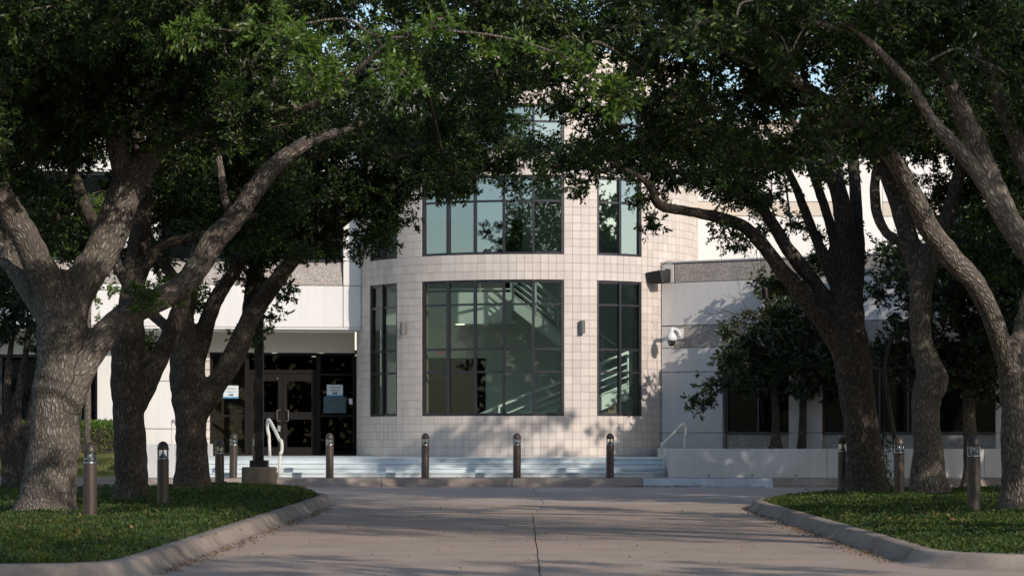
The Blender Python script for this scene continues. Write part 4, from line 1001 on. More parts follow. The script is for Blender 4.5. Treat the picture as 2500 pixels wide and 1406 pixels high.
            for q, o_ in zip(rc, off):
                m_ = int(nleaf*r.uniform(.6, 1.3)); ax_ = o_/(np.linalg.norm(o_)+1e-6)*.7+out*.3+np.array([0, 0, -.1]); ax_ /= np.linalg.norm(ax_)
                along = r.uniform(-.11, .03, m_)[:, None]
                D_ = r.normal(size=(m_, 3))*.75+ax_*.75; D_ /= np.linalg.norm(D_, axis=1)[:, None]
                PL.append(q+ax_*along+r.normal(0, .012, (m_, 3))); DL.append(D_); SL.append(r.uniform(lsz[0], lsz[1], m_)); YL.append(np.full(m_, lit_spray[ci]))
        for (ux, uy, uz, ra, rb, rz) in upper:      # the high crown above the picture: larger sprays
            k = int(4.19*ra*rb*rz*26); u = r.normal(size=(k, 3)); u /= np.linalg.norm(u, axis=1)[:, None]; u *= (r.random(k)**(1/2.6))[:, None]
            q = np.array([ux, uy, uz])+u*np.array([ra, rb, rz]); cl = np.array([mnoise.noise(tuple(p*.9)) for p in q]); q = q[cl > -.12]
            q = np.repeat(q, 3, 0)+r.normal(0, .12, (len(q)*3, 3)); D2 = r.normal(size=q.shape); D2 /= np.linalg.norm(D2, axis=1)[:, None]
            PL.append(q); DL.append(D2); SL.append(r.uniform(.13, .22, len(q))); YL.append(np.zeros(len(q), bool))
        P = np.concatenate(PL); D_ = np.concatenate(DL); s_ = np.concatenate(SL)
        up = np.tile([0., 0., 1.], (len(P), 1))+r.normal(0, .75, (len(P), 3)); up = np.cross(D_, up)
        yl = np.concatenate(YL)
        for nm, sel, mt in (('crown', ~yl, leafmat), ('sunlit_leaves', yl, 'lit_spray')):
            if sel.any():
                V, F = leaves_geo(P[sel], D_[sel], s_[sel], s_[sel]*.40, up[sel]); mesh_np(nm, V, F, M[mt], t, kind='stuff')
        if TV: mesh_np('twigs', np.concatenate(TV), TF, M['twig'], t, smooth=True, kind='stuff')
    if tw:
        V = []; F = []; n = 0
        for w_ in tw:
            v, f = tube_geo(w_[:, :3], np.maximum(w_[:, 3], .002), 7 if w_[0, 3] > .03 else 5, True); V.append(v); F += [tuple(i+n for i in q) for q in f]; n += len(v)
        V = np.concatenate(V); o = mesh_np('branches', V, F, M[bark], t, smooth=True, kind='stuff')
        at_ = o.data.attributes.new('bark', 'FLOAT_VECTOR', 'POINT'); at_.data.foreach_set('vector', (V*np.array([1, 1, .6])).astype(np.float32).ravel())
    return t

YLX = [-200, 0, 120, 250, 400, 600, 800, 870, 960, 1010, 1100, 1180, 1250, 1300, 1400, 1450, 1550, 1700, 1900, 2050, 2200, 2500, 2700]
YLY = [480, 440, 400, 380, 520, 640, 640, 610, 560, 500, 480, 440, 410, 380, 430, 490, 450, 510, 570, 610, 520, 600, 700]
def fill(x0, x1, y0, y1, Y, dY, step, rad, rY, seed, keep=1.0):
    """foliage masses over a stretch of canopy, above its ragged lower edge"""
    r = np.random.default_rng(seed); out = []
    for px in np.arange(x0, x1, step):
        for py in np.arange(y0, y1, step*.8):
            if r.random() > keep: continue
            x, y = px+r.normal(0, step*.28), py+r.normal(0, step*.22); q = rad*r.uniform(.7, 1.25)
            if y+q*.75 > np.interp(x, YLX, YLY)+r.normal(0, 12): continue
            if ((x-1290)/(70+q*.4))**2+((y-275)/(22+q*.35))**2 < 1: continue
            if ((x-1300)/(60+q*.2))**2+((y-408)/(16+q*.2))**2 < 1: continue
            out.append((x, y, Y+r.uniform(-dY, dY), q, q*r.uniform(.6, .9), rY))
    return out
# left row
tree('oak_tree', 'thickest pale oak trunk at the left with three wide forking limbs', tuple(at(115, 1256, 35.7)), [
  limb(35.7, 35.7, [(112, 1285, 165), (117, 1225, 140), (125, 1150, 128), (136, 1050, 122), (142, 950, 120), (148, 870, 118), (150, 800, 125), (150, 740, 120), (150, 700, 90)]),
  limb(35.7, 34.6, [(150, 790, 85), (128, 715, 82), (95, 645, 76), (52, 560, 68), (5, 478, 62), (-50, 390, 56), (-110, 300, 46), (-190, 230, 36)]),
  limb(35.7, 36.8, [(135, 810, 60), (95, 740, 64), (55, 675, 62), (10, 610, 58), (-45, 540, 50), (-120, 470, 42)]),
  limb(35.7, 36.2, [(155, 800, 85), (195, 700, 88), (240, 630, 86), (272, 560, 86), (300, 480, 82), (335, 415, 78), (370, 375, 62), (415, 290, 52), (455, 215, 42), (490, 140, 34), (530, 60, 26), (560, -30, 18)]),
  limb(36.0, 34.6, [(305, 470, 60), (294, 400, 50), (282, 330, 48), (270, 250, 46), (240, 180, 40), (215, 110, 34), (190, 40, 30), (170, -40, 24), (150, -130, 16)]),
  limb(36.1, 32.5, [(360, 385, 40), (410, 345, 34), (470, 322, 28), (520, 290, 26), (570, 270, 27), (660, 277, 25), (740, 266, 22), (800, 235, 20), (850, 190, 17), (920, 130, 13), (1000, 70, 9)]),
  limb(35.6, 37.0, [(165, 980, 80), (200, 895, 74), (250, 825, 70), (305, 772, 68), (360, 742, 64), (415, 718, 60), (462, 683, 60), (495, 635, 62), (530, 578, 60), (580, 525, 54), (620, 465, 50), (660, 415, 44), (705, 375, 38), (765, 340, 32), (830, 320, 24), (900, 290, 17)]),
  limb(36.0, 36.6, [(345, 745, 34), (318, 705, 30), (298, 672, 28), (285, 640, 28), (280, 600, 24)]),
  limb(36.8, 37.2, [(575, 540, 30), (550, 490, 24), (540, 430, 22), (530, 370, 18), (515, 300, 12)]),
 ], upper=[(-7.5, 36, 9.9, 3.2, 2.6, 1.6)], voxel=.032, seed=1, lsz=(.058, .098), group_blobs=fill(-100, 720, -60, 420, 35.5, 1.8, 120, 78, 1.3, 1) + [
  (60, 90, 34.5, 260, 170, 3.0), (-60, 330, 34, 120, 130, 2.2), (330, 60, 34, 210, 110, 2.6), (560, 60, 33, 180, 100, 2.4), (120, 250, 37, 160, 90, 2), (30, 440, 37, 90, 110, 1.6), (380, 210, 36, 170, 60, 1.8), (620, 190, 33.5, 120, 70, 1.2),
  (555, 240, 31.5, 38, 40, .3, 1), (400, 85, 31.5, 90, 45, .6, 1), (640, 300, 34, 90, 50, .9), (820, 260, 34.5, 110, 70, 1.2),
  (430, 400, 37.2, 70, 50, .9), (530, 320, 37.5, 70, 60, .9), (390, 345, 35.2, 22, 18, .2, 1), (355, 722, 35.6, 20, 18, .15, 1), (450, 705, 36.2, 12, 14, .1, 1)])
tree('oak_tree', 'grey oak trunk behind the first bollard light with an old knot', tuple(at(322, 1230, 41)), [
  limb(41, 41, [(322, 1252, 100), (321, 1200, 84), (318, 1100, 80), (315, 1000, 78), (312, 920, 86), (314, 850, 84), (318, 790, 70), (324, 720, 62), (332, 640, 56), (342, 560, 52), (352, 480, 46), (350, 400, 38), (330, 310, 28), (300, 220, 20), (280, 130, 12)]),
  limb(41, 40.6, [(335, 985, 56), (362, 930, 50), (388, 872, 48), (418, 815, 46), (438, 755, 44), (455, 690, 40), (490, 620, 36), (540, 555, 30), (620, 480, 24), (690, 400, 16)]),
  limb(41, 40, [(325, 740, 30), (350, 665, 28), (385, 610, 26), (440, 585, 26), (500, 575, 26), (560, 545, 22), (640, 520, 16)]),
  limb(41, 42, [(330, 700, 40), (290, 640, 34), (240, 570, 32), (195, 470, 30), (165, 380, 26), (130, 310, 22), (60, 260, 16)]),
  limb(41, 40.9, [(335, 880, 40), (350, 872, 34), (356, 868, 30)]),
 ], upper=[(-7, 41.5, 10.6, 3, 2.6, 1.6), (-2.8, 39.5, 9.3, 2.4, 2.4, 1.0)], voxel=.036, seed=2, bark='bark_dark_shade', group_blobs=fill(-80, 760, 120, 700, 41.3, 1.5, 105, 66, 1.2, 2) + fill(700, 1290, 90, 440, 38.5, 1.6, 95, 62, 1.1, 12) + fill(960, 1420, 60, 225, 33, 1.0, 90, 56, .9, 13, .75) + [
  (380, 500, 41.8, 70, 75, .8), (300, 470, 42, 60, 70, .8), (420, 590, 42.2, 50, 40, .5), (150, 330, 41.5, 190, 95, 1.5), (330, 230, 41, 200, 90, 1.8), (520, 420, 41.3, 130, 80, 1.3), (600, 330, 41, 180, 80, 1.6), (100, 520, 42, 100, 110, 1.4), (430, 480, 42, 90, 60, 1), (470, 110, 41, 260, 100, 2), (60, 160, 41, 180, 110, 2), (690, 490, 41, 110, 70, 1.1), (345, 850, 42.5, 40, 55, .5), (230, 600, 43, 80, 70, .9)])
tree('oak_tree', 'dark silhouetted oak with many upright limbs before the glass doors', tuple(at(470, 1207, 47)), [
  limb(47, 47, [(470, 1228, 112), (470, 1180, 92), (468, 1100, 78), (465, 1020, 78), (462, 950, 92), (455, 890, 84), (448, 820, 56), (452, 755, 48), (466, 690, 42), (480, 620, 36), (500, 540, 28), (520, 460, 20)]),
  limb(47, 47.5, [(462, 960, 70), (478, 880, 52), (505, 790, 42), (530, 725, 38), (560, 680, 34), (592, 630, 28), (620, 560, 22), (640, 480, 16)]),
  limb(47, 46.4, [(475, 1010, 70), (520, 950, 56), (560, 885, 52), (595, 810, 50), (632, 745, 46), (672, 690, 40), (712, 640, 36), (755, 600, 30), (800, 570, 24), (860, 530, 18), (930, 490, 12)]),
  limb(47, 48, [(545, 915, 50), (585, 860, 42), (605, 790, 36), (612, 720, 34), (622, 650, 28), (650, 560, 22), (700, 480, 16)]),
  limb(47, 47.8, [(440, 830, 40), (410, 800, 30), (375, 770, 28), (335, 740, 22), (300, 690, 16)]),
  limb(47, 46.6, [(448, 760, 34), (430, 690, 30), (405, 650, 28), (385, 620, 24), (360, 560, 16)]),
  limb(46.6, 45.5, [(820, 560, 22), (900, 480, 20), (980, 430, 17), (1070, 395, 14), (1160, 370, 11), (1250, 360, 7)]),
 ], upper=[(-5.5, 47, 11.2, 3, 2.6, 1.5), (-2, 45.5, 10.4, 2.5, 2.2, 1.0)], voxel=.04, seed=3, bark='bark_dark_shade', lsz=(.065, .11), group_blobs=fill(330, 1250, 200, 700, 46.4, 1.1, 82, 54, 1.0, 3) + fill(380, 880, 440, 660, 45.6, .8, 72, 44, .8, 23, .9) + [
  (560, 480, 47, 130, 80, 1.3), (720, 470, 46.5, 140, 90, 1.5), (840, 480, 46, 100, 75, 1.2), (930, 575, 45.8, 42, 48, .45), (900, 440, 46, 130, 70, 1.2), (1060, 400, 45.5, 150, 85, 1.3), (1210, 395, 45.3, 110, 42, .8), (1010, 480, 45.5, 60, 28, .5), (1120, 460, 45.4, 50, 22, .4), (1255, 455, 45.3, 22, 30, .25),
  (905, 555, 45.8, 55, 60, .5), (935, 600, 45.6, 40, 46, .5), (885, 600, 45.8, 34, 42, .4), (950, 520, 45.6, 40, 40, .4), (965, 520, 45.6, 50, 45, .4), (1040, 435, 45.2, 60, 45, .5), (620, 600, 47.5, 70, 60, .8), (565, 650, 48, 55, 60, .7), (790, 560, 46.4, 70, 40, .6), (700, 700, 46.6, 36, 34, .35), (665, 780, 47, 42, 40, .4), (640, 690, 47.6, 50, 70, .5), (410, 690, 47.5, 36, 50, .4), (470, 740, 47.5, 40, 30, .4), (330, 640, 47.8, 60, 60, .6), (750, 340, 46, 200, 80, 1.6), (1000, 310, 45, 170, 55, 1.1), (1190, 320, 44.8, 120, 34, .8), (600, 830, 47.5, 26, 24, .25)])
tree('oak_tree', 'oak crown reaching in from beyond the left edge over the thick trunk', (-9.2, 26.5, .12), [
  np.array(spline([[-9.2, 26.5, 0, .36], [-9.1, 26.5, 1.2, .31], [-9.0, 26.6, 2.3, .3], [-8.3, 26.8, 3.6, .22], [-7.0, 27.2, 5.4, .16], [-5.5, 27.6, 7.3, .1], [-3.8, 28, 8.4, .05]], 5)),
  np.array(spline([[-7.0, 27.2, 5.4, .13], [-5.6, 27.2, 7.0, .10], [-3.6, 27.0, 7.5, .075], [-1.5, 26.8, 6.9, .05], [-.2, 26.7, 6.6, .03]], 5)), np.array(spline([[-1.5, 26.8, 6.9, .04], [0, 26.7, 6.7, .03], [1.2, 26.6, 6.3, .012]], 5)),
  np.array(spline([[-9.0, 26.6, 2.3, .22], [-9.3, 27.6, 3.6, .18], [-8.6, 28.8, 5.0, .12], [-7.4, 30, 6.2, .06]], 5))],
  upper=[(-4.8, 28.6, 9.0, 3.0, 2.6, 1.6), (-2.4, 26.8, 10.3, 2.2, 2.2, 1.2)], voxel=.045, seed=4, group_blobs=fill(-60, 1300, -60, 60, 29, 1.2, 130, 80, 1.1, 4, .4) + [(40, 0, 28.5, 260, 120, 2.2), (400, -40, 28.5, 240, 110, 2), (750, -30, 29, 200, 95, 1.6), (-40, 220, 29, 90, 130, 1.2), (1050, -20, 29.5, 180, 90, 1.4), (640, 40, 29.6, 60, 50, .5), (720, 95, 26.8, 120, 62, .5, 1), (640, 60, 27, 90, 50, .4, 1), (800, 130, 26.8, 80, 50, .4, 1), (990, 190, 26.6, 52, 50, .3, 1), (930, 95, 26.8, 110, 55, .5, 1), (1090, 60, 26.8, 110, 50, .5, 1), (760, 195, 26.7, 45, 28, .2, 1), (1230, 110, 26.6, 100, 52, .45, 1), (1370, 150, 26.6, 90, 48, .4, 1), (1450, 200, 26.6, 55, 36, .25, 1), (1520, 235, 26.6, 30, 24, .15, 1), (420, 70, 27, 80, 34, .3, 1)])
# right row: the far ones stay low enough for the evening sun to reach the building
cap = lambda h: (lambda c: c[:, 2] < h)
tree('oak_tree', 'sunlit tall oak trunk with a bulging knot right of the black bollard light', tuple(at(2268, 1208, 43)), [
  limb(43, 43, [(2268, 1228, 108), (2268, 1180, 92), (2265, 1100, 76), (2260, 1020, 68), (2264, 965, 74), (2276, 925, 80), (2262, 880, 62), (2248, 820, 54), (2246, 740, 54), (2252, 670, 58), (2262, 620, 56)]),
  limb(43, 42.6, [(2258, 680, 48), (2285, 600, 42), (2312, 535, 38), (2332, 460, 34), (2350, 380, 28), (2380, 290, 22), (2400, 200, 14)]),
  limb(43, 43.4, [(2254, 690, 56), (2232, 630, 50), (2214, 565, 48), (2190, 490, 44), (2166, 420, 40), (2150, 350, 34), (2135, 270, 28), (2110, 190, 18)]),
  limb(43, 42.8, [(2240, 660, 30), (2205, 598, 26), (2170, 575, 26), (2142, 525, 26), (2136, 460, 25), (2142, 400, 24), (2150, 340, 20), (2180, 250, 14)]),
 ], upper=[(11.4, 43.5, 9.2, 3, 3, 1.3)], voxel=.036, seed=5, shape=lambda c: c[:, 2] < np.where(c[:, 0] > 8, 8.8, np.where(c[:, 1] > 47, 8.0, 7.0)), group_blobs=fill(1980, 2560, 150, 330, 43, 1.2, 105, 62, 1.2, 5, .7) + fill(2350, 2600, 300, 560, 44.5, 1.2, 105, 62, 1.2, 5) + fill(2000, 2600, 130, 380, 48, 1.4, 105, 60, 1.2, 15, .8) + [(2130, 240, 42.5, 170, 70, 1.5), (2320, 250, 42.5, 160, 100, 1.5), (2420, 380, 43, 110, 110, 1.4), (2230, 350, 43.5, 110, 60, 1), (2040, 300, 42.5, 110, 60, 1)])
tree('oak_tree', 'dark multi limbed oak whose long low branch arches across the tower', tuple(at(2112, 1202, 45)), [
  limb(45, 45, [(2113, 1222, 122), (2112, 1180, 104), (2110, 1100, 88), (2098, 1010, 82), (2086, 920, 90), (2075, 840, 92), (2070, 770, 80), (2075, 700, 56)]),
  limb(45, 43.6, [(2070, 880, 62), (2022, 800, 50), (1965, 728, 44), (1908, 658, 38), (1856, 592, 34), (1812, 552, 34), (1750, 530, 29), (1680, 516, 26), (1622, 506, 25), (1600, 490, 23), (1592, 465, 20), (1572, 440, 15), (1540, 420, 11), (1490, 395, 7)]),
  limb(45, 44.6, [(2065, 810, 42), (2010, 718, 34), (1960, 655, 37), (1918, 600, 34), (1885, 545, 31), (1850, 500, 27), (1790, 470, 23), (1720, 445, 17), (1650, 420, 11)]),
  limb(45, 45.6, [(2065, 750, 40), (2025, 660, 30), (1998, 595, 28), (1970, 530, 25), (1940, 450, 22), (1905, 380, 17), (1870, 310, 11)]),
  limb(45, 45.3, [(2070, 740, 40), (2045, 640, 29), (2030, 560, 27), (2005, 480, 25), (1978, 405, 22), (1950, 330, 16), (1920, 260, 9)]),
  limb(45, 44.4, [(2075, 760, 56), (2075, 640, 46), (2062, 540, 48), (2042, 450, 44), (2015, 380, 38), (1990, 310, 30), (1965, 240, 20), (1940, 180, 12)]),
  limb(45, 45.8, [(2082, 760, 50), (2094, 640, 36), (2092, 540, 33), (2086, 440, 31), (2080, 350, 27), (2070, 270, 18)]),
 ], voxel=.04, seed=6, bark='bark_dark_shade', lsz=(.065, .11), shape=lambda c: c[:, 2] < np.where(c[:, 1] > 48, 7.5, 6.7), group_blobs=fill(1260, 1760, 250, 640, 44.8, 1.0, 82, 54, 1.0, 6) + fill(1760, 2150, 250, 420, 44.8, 1.0, 82, 50, 1.0, 9, .7) + fill(1820, 2250, 320, 520, 49.8, 1.0, 90, 46, 1.0, 16, .3) + [
  (1395, 395, 44.5, 100, 42, .8), (1330, 425, 44.4, 55, 28, .4), (1425, 470, 44.3, 30, 40, .35), (1520, 350, 44.5, 130, 60, 1.1), (1480, 420, 44.3, 70, 40, .5), (1600, 545, 44, 30, 30, .25), (1690, 420, 44.5, 130, 60, 1), (1740, 560, 44.2, 55, 26, .3), (1560, 470, 44, 40, 30, .4), (1830, 430, 44.8, 110, 80, 1), (1900, 560, 46.3, 60, 50, .5), (1820, 330, 44.6, 170, 75, 1.3), (2000, 300, 44.8, 140, 70, 1.2), (1660, 330, 44.4, 130, 50, 1), (2050, 600, 45.8, 70, 80, .7), (1800, 600, 44.3, 16, 18, .12), (1400, 310, 44.3, 80, 40, .6), (1930, 690, 45.2, 40, 40, .4)])
tree('oak_tree', 'oak trunk at the right edge with one long limb sweeping up to the left', tuple(at(2482, 1250, 34)), [
  limb(34, 34, [(2485, 1280, 105), (2484, 1230, 90), (2484, 1150, 80), (2482, 1050, 74), (2478, 970, 70), (2472, 900, 74), (2470, 850, 66)]),
  limb(34, 29.5, [(2474, 910, 60), (2448, 850, 52), (2420, 770, 50), (2378, 690, 52), (2310, 615, 56), (2262, 545, 54), (2225, 465, 49), (2182, 392, 43), (2130, 330, 39), (2065, 282, 35), (2000, 235, 31), (1930, 192, 27), (1850, 155, 20), (1760, 120, 14), (1670, 95, 8)]),
  limb(34, 34.5, [(2474, 900, 46), (2488, 830, 42), (2505, 750, 38), (2530, 650, 34), (2560, 540, 28), (2600, 430, 20)]),
 ], upper=[(5.0, 33.5, 9.2, 3.2, 3.4, 1.9), (8.5, 34.5, 9.6, 3.4, 3.4, 2.2), (6.5, 32.5, 11.4, 3.2, 3.0, 1.4), (2.6, 34.5, 8.6, 2.0, 2.6, 1.1)], voxel=.032, seed=7, lsz=(.058, .098), group_blobs=fill(1250, 2560, -60, 330, 31, 1.2, 115, 78, 1.2, 7) + fill(1360, 1900, 230, 380, 33, .8, 90, 60, .9, 17, .8) + fill(1660, 2120, 230, 420, 38, 1.0, 95, 62, .9, 18, .9) + [
  (2010, 205, 31, 85, 50, .8), (1850, 270, 31.5, 100, 50, .8), (1700, 240, 31.5, 90, 50, .8), (1620, 90, 30.5, 200, 80, 1.2), (1850, 60, 30, 230, 90, 1.5), (2080, 120, 30.5, 170, 80, 1.2), (1320, 70, 30, 190, 70, 1.0), (2540, 500, 34, 120, 150, 1.5), (1550, 190, 31.5, 70, 50, .5), (1760, 190, 32, 120, 50, .8), (2250, 170, 32, 110, 60, .9), (2130, 330, 29.3, 26, 20, .2), (1500, 240, 29.6, 34, 26, .25, 1)])
tree('oak_tree', 'blurred oak crown leaning in from beyond the right edge with three slanting limbs', (6.9, 27.2, .15), [
  np.array(spline([[6.9, 27.2, 0, .38], [6.8, 27.2, 1.0, .32], [6.65, 27.2, 1.9, .3], [6.4, 27.2, 2.6, .2]], 5)),
  limb(27.2, 26.0, [(2660, 850, 70), (2590, 740, 52), (2510, 610, 46), (2440, 515, 43), (2385, 420, 40), (2330, 355, 36), (2280, 300, 32), (2240, 235, 28), (2190, 170, 22), (2120, 100, 15), (2040, 40, 9)]),
  limb(27.2, 27.6, [(2660, 860, 80), (2600, 740, 66), (2530, 640, 62), (2460, 530, 62), (2415, 435, 60), (2375, 330, 56), (2335, 240, 46), (2300, 160, 36), (2250, 60, 26), (2200, -40, 16)]),
  limb(27.2, 28.4, [(2660, 850, 60), (2590, 640, 54), (2530, 470, 48), (2480, 340, 44), (2445, 250, 40), (2415, 170, 34), (2380, 80, 26), (2350, -20, 18)]),
 ], upper=[(5.2, 28.2, 9.0, 2.9, 2.8, 2.0), (8.6, 28.4, 9.4, 3.2, 3.0, 2.3), (6.9, 28.6, 11.6, 3.0, 2.6, 1.4), (3.6, 30.4, 8.8, 1.2, 1.4, .9)], voxel=.036, seed=8, group_blobs=fill(1650, 2560, -60, 260, 27.2, 1.0, 140, 86, 1.0, 8, .75) + [(2300, 40, 27, 180, 110, 1.5), (2090, 20, 26.6, 190, 80, 1.3), (2470, 110, 28, 140, 160, 1.5), (1880, -20, 27, 200, 70, 1.2), (2190, 180, 26.3, 70, 40, .5), (2320, 140, 26.6, 70, 50, .6), (2560, 330, 28, 130, 170, 1.4), (1640, -30, 27.5, 200, 60, 1.2)])
# trees standing nearer than the frame's edge: the rows go on behind the camera and shade the drive
def plain_tree(name, lab, x, y, h, rad, seed, nb=9, leaf=(.11, .19), group='live oaks along the drive', dens=1.7, rosettes=8, nleaf=9, mat='oak', zc=None, twigs=False, trunk_r=.3, flat=.36, shape=None, upper=()):
    r = np.random.default_rng(seed); L = [spline([[x, y, 0, trunk_r*1.2], [x, y, .8, trunk_r], [x+r.normal(0, .1), y, 2.2, trunk_r*.95]], 5)]; bl = []
    for k in range(nb):
        a = 2*math.pi*k/nb+r.uniform(-.3, .3); rr = rad*r.uniform(.45, .8); zt = h*r.uniform(.62, .9)
        ex, ey = x+math.cos(a)*rr, y+math.sin(a)*rr
        L.append(spline([[x, y, 1.9, trunk_r*.5], [x+(ex-x)*.35, y+(ey-y)*.35, 2.2+(zt-2.2)*.55, trunk_r*.34], [ex, ey, zt, trunk_r*.12]], 5))
        px, py = 1250+FPX*ex/ey, HZ-FPX*(zt-CAMZ)/ey
        bl.append((px, py, ey, rad*.42*FPX/abs(ey), h*flat*.5*FPX/abs(ey), rad*.42) if ey > 1 else None)
    if bl[0] is None or any(b_ is None for b_ in bl):
        bl = []
    return tree(name, lab, (x, y, 0), L, group, .06, bl, mat, dens, leaf, rosettes, nleaf, twigs, seed=seed, shape=shape, upper=upper)
plain_tree('oak_tree', 'oak tree shading the drive on the right, outside the frame nearest the camera', 9.2, 8.0, 7.6, 4.4, 21, upper=[(7.0, 6.5, 9.4, 4.0, 4.5, 1.5), (2.5, 8, 10.3, 3.4, 5.0, 1.1), (-1, 1, 10.3, 5, 4, 1.1), (9, -4, 9, 5, 5, 2), (-9, 2, 9, 5, 6, 2)])  # high crown masses over the road are unseen, added to block sky light
tree('oak_tree', 'tall oak tree outside the frame right of the near road', (11.6, 19, 0), [np.array(spline([[11.6, 19, 0, .4], [11.6, 19, 1.5, .34], [11.4, 19.2, 4, .3], [11.2, 19.4, 8, .15]], 5))], voxel=.06, seed=41,
  group_blobs=[(1250+11.0*FPX/19, 1060-4.2*FPX/19, 19, 300, 200, .8)], dens=1.5, twigs=False, upper=[(11.2, 19.4, 8.6, 3.6, 3.4, 2.6), (9.0, 20.2, 7.6, 1.8, 2.2, 1.4)])
plain_tree('oak_tree', 'oak tree outside the frame on the left of the drive', -9.6, 15.5, 7.6, 4.4, 22, upper=[(-6.5, 15.5, 9.4, 4.2, 5.0, 1.3), (-1.2, 13.5, 10.2, 3.6, 5.0, 1.1), (-8, 22, 9.2, 3.4, 3, 1.3)])  # unseen crown over the road, added to keep sky light off the canopy
plain_tree('oak_tree', 'oak tree outside the frame at the far right of the right hand bed', 15.5, 36, 7.0, 4.2, 23)
plain_tree('oak_tree', 'second oak tree outside the frame behind the right hand bed', 13.8, 27, 7.0, 4.0, 25)
plain_tree('oak_tree', 'oak tree outside the frame shading the planter wall and steps', 13.2, 48, 7.4, 4.6, 26, dens=4.5)
plain_tree('oak_tree', 'tall oak tree outside the frame shading the dark evergreens', 17.0, 50.5, 9.5, 5.5, 28, nb=12)
plain_tree('oak_tree', 'tall oak tree outside the frame in front of the dark evergreens', 14.8, 44.0, 8.2, 4.5, 29)
plain_tree('oak_tree', 'oak tree outside the frame right of the two dark right hand trunks', 12.6, 39.5, 7.8, 5.2, 27, nb=12, dens=3.0)
# unseen wood added behind the viewer, darkening the window reflections
n = 26000; X = rng.uniform(-90, 90, n); Y = rng.uniform(-74, -62, n); top = 11+2.5*np.array([mnoise.noise((x*.13, y*.13, 2)) for x, y in zip(X, Y)])
Dv = rng.normal(size=(n, 3)); Dv /= np.linalg.norm(Dv, axis=1)[:, None]; V, F = leaves_geo(np.stack([X, Y, rng.random(n)*top], 1), Dv, rng.uniform(.7, 1.3, n), rng.uniform(.5, .8, n))
mesh_np('wood', V, F, M['oak'], kind='stuff')
# small trees by the building
tree('magnolia_tree', 'small broad leaved magnolia standing behind the white planter wall', tuple(at(1895, 1092, 60.6)), [
  limb(60.6, 60.6, [(1893, 1100, 26), (1894, 1040, 21), (1892, 980, 20), (1886, 920, 18), (1880, 850, 15), (1875, 780, 11), (1870, 700, 6)]),
  limb(60.6, 60.2, [(1892, 960, 12), (1850, 920, 10), (1790, 930, 8), (1730, 970, 5)]), limb(60.6, 60.4, [(1888, 940, 12), (1930, 900, 10), (1980, 890, 7), (2010, 900, 4)]), limb(60.6, 60.2, [(1882, 870, 10), (1830, 830, 8), (1770, 800, 5)])],
  group=None, voxel=.05, leafmat='magnolia', dens=26.0, lsz=(.11, .19), rosettes=6, nleaf=8, seed=31, bark='bark_dark_shade', cat='tree', group_blobs=[
  (1725, 980, 60.2, 38, 34, .4), (1720, 965, 60.1, 34, 26, .3), (1790, 920, 60.2, 62, 50, .6), (1800, 870, 60.3, 50, 40, .5), (1765, 800, 60.1, 36, 18, .3), (1960, 960, 60.5, 50, 30, .5), (1865, 870, 60.5, 80, 80, .8), (1950, 900, 60.5, 75, 60, .7), (1775, 800, 60.1, 48, 22, .3), (1855, 775, 60.5, 55, 46, .5), (1930, 800, 60.6, 60, 60, .6), (1872, 705, 61.0, 40, 34, .3), (2010, 860, 60.6, 40, 60, .5), (1900, 720, 60.6, 50, 60, .5)])
bt = thing('bare_branches', tuple(at(1850, 760, 60.0)), 'bare leafless twigs rising above the magnolia crown', 'dead branch')
V = []; F = []; n = 0
def rec(p, d, ln, r, dep):
    global n
    pts = [p]; q = p.copy()
    for k in range(4): d = d+rng.normal(0, .12, 3); d /= np.linalg.norm(d); q = q+d*ln/4; pts.append(q.copy())
    v, f = tube_geo(pts, np.linspace(r, r*.6, 5), 4, False); V.append(v)
    for g in f: F.append(tuple(i+n for i in g))
    n += len(v)
    if dep:
        for k in range(3): dd = d+rng.normal(0, .45, 3)*np.array([1, .5, 1]); dd /= np.linalg.norm(dd); rec(pts[rng.integers(2, 5)], dd, ln*.7, r*.6, dep-1)
rec(at(1868, 790, 60.1), np.array([-.75, 0, .7]), .75, .014, 3); rec(at(1862, 740, 60.1), np.array([-.1, 0, 1.]), .8, .012, 3); rec(at(1850, 790, 60.1), np.array([-.95, 0, .3]), .6, .012, 2)
mesh_np('twigs', np.concatenate(V), F, M['twig'], bt, smooth=True, kind='stuff')
tree('evergreen_tree', 'dense dark evergreen tree filling the gap right of the sunlit trunk', (10.7, 56.2, .2), [
  limb(56.2, 56.2, [(2370, 1190, 40), (2368, 1050, 34), (2360, 900, 28), (2350, 750, 20), (2340, 600, 10)]), limb(56.2, 56, [(2365, 960, 18), (2280, 820, 14), (2220, 700, 9)]), limb(56.2, 56, [(2365, 920, 18), (2430, 800, 14), (2490, 680, 8)])],
  group='dense evergreens beside the right wing', leafmat='dark', voxel=.05, dens=13, lsz=(.09, .15), seed=32, bark='bark_dark_shade', rosettes=9, nleaf=10, group_blobs=[
  (2240, 720, 55.6, 110, 130, 1.3), (2360, 640, 56, 130, 160, 1.6), (2460, 760, 56, 110, 170, 1.4), (2330, 850, 56, 120, 100, 1.3), (2200, 860, 55.8, 60, 80, .8), (2420, 520, 56.4, 110, 90, 1.4), (2260, 930, 56, 60, 60, .7), (2400, 930, 56.2, 90, 60, 1), (2200, 620, 56.4, 50, 90, .8)], shape=lambda c: c[:, 2] < np.where(c[:, 0] < 10.2, 6.2, 7.5))
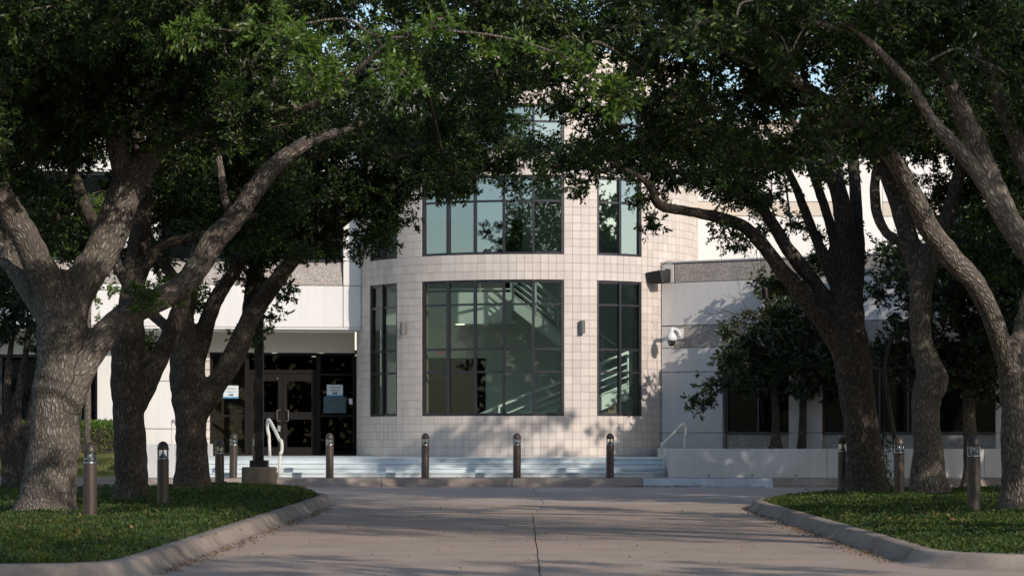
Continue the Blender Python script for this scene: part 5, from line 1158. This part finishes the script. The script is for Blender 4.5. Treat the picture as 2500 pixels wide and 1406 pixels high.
tree('evergreen_tree', 'dark small leaved evergreen rising behind the magnolia', (7.3, 60.9, .9), [
  limb(60.9, 60.9, [(1958, 1095, 22), (1962, 950, 20), (1970, 800, 15), (1975, 680, 8)]), limb(60.9, 60.6, [(1965, 850, 10), (1930, 740, 8), (1880, 680, 4)]), limb(60.9, 60.9, [(1965, 860, 10), (2030, 760, 8), (2070, 680, 4)])],
  group='dense evergreens beside the right wing', leafmat='dark', voxel=.05, dens=12, lsz=(.065, .11), seed=33, bark='bark_dark_shade', rosettes=10, nleaf=10, group_blobs=[
  (1880, 690, 61.2, 60, 34, .3), (1950, 760, 60.9, 80, 80, .9), (2040, 780, 61, 80, 110, .9), (1960, 690, 60.9, 70, 50, .7), (2020, 900, 61, 60, 80, .7)])
stt = thing('stem_shrub', tuple(at(2150, 1190, 48.5)), 'thin stemmed leafy shrub between the dark trunk and the sunlit trunk', 'shrub')
def stems(par, pts_list, Y, mat):
    mb = MB()
    for pts in pts_list:
        w_ = limb(Y, Y, pts); mb.tube(w_[:, :3], w_[:, 3], 6)
    return mb.build('stems', mat, par, smooth=True)
stems(stt, [[(2165, 1200, 12), (2150, 1100, 11), (2135, 1000, 10), (2125, 900, 8), (2110, 800, 6)], [(2190, 1195, 12), (2185, 1080, 11), (2170, 980, 9), (2160, 900, 8), (2175, 820, 6)], [(2178, 1200, 8), (2160, 1150, 6), (2155, 1080, 4), (2160, 1040, 2)]], 48.5, M['twig'])
k = 260; P = np.array([at(2160+rng.normal(0, 9), rng.uniform(1060, 1190), 48.5+rng.normal(0, .1)) for _ in range(k)]); Dv = rng.normal(size=(k, 3)); Dv /= np.linalg.norm(Dv, axis=1)[:, None]
V, F = leaves_geo(P, Dv, rng.uniform(.05, .09, k), rng.uniform(.03, .05, k)); mesh_np('leaves', V, F, M['oak'], stt, kind='stuff')
# left background: a multi stemmed tree on the bed and sunlit trees by the wing
tree('multi_stem_tree', 'dark multi stemmed tree at the left edge behind the thick trunk', tuple(at(35, 1184, 51)), [
  limb(51, 51, [(20, 1192, 22), (8, 1100, 20), (-10, 1000, 18), (-30, 880, 14), (-60, 740, 9)]), limb(51, 51, [(40, 1192, 26), (30, 1090, 24), (18, 990, 20), (22, 890, 16), (35, 780, 10)]),
  limb(51, 51, [(55, 1192, 28), (45, 1080, 24), (42, 990, 22), (60, 880, 18), (75, 780, 12)]), limb(51, 51, [(68, 1190, 26), (70, 1060, 22), (85, 950, 18), (100, 840, 14), (110, 740, 8)]), limb(51, 51.2, [(25, 1100, 16), (-5, 1050, 14), (-40, 960, 10)])],
  group=None, leafmat='dark', voxel=.04, dens=8, lsz=(.07, .11), seed=34, bark='bark_dark_shade', group_blobs=[(20, 780, 51, 130, 110, 1.3), (60, 690, 51.3, 130, 80, 1.2), (-40, 640, 51, 120, 120, 1.2), (85, 860, 51.3, 50, 50, .5), (110, 560, 51.5, 120, 70, 1.1)])
tree('bright_tree', 'sunlit yellow green tree glowing behind the left limbs', (-10.7, 60.8, .5), [
  limb(60.8, 60.8, [(212, 1110, 18), (214, 900, 16), (218, 700, 11), (222, 520, 5)]), limb(60.8, 60.8, [(216, 800, 8), (180, 680, 6), (150, 600, 3)]), limb(60.8, 60.8, [(216, 760, 8), (250, 640, 6), (270, 560, 3)])],
  group=None, voxel=.05, leafmat='bright', dens=9.0, lsz=(.08, .12), seed=35, rosettes=8, group_blobs=[(205, 500, 60.6, 55, 60, .6), (225, 590, 60.6, 60, 60, .6), (160, 560, 60.8, 50, 70, .6), (230, 690, 60.8, 60, 70, .6), (300, 760, 60.8, 60, 60, .6), (180, 800, 60.8, 70, 60, .6), (340, 860, 60.6, 40, 40, .4)])
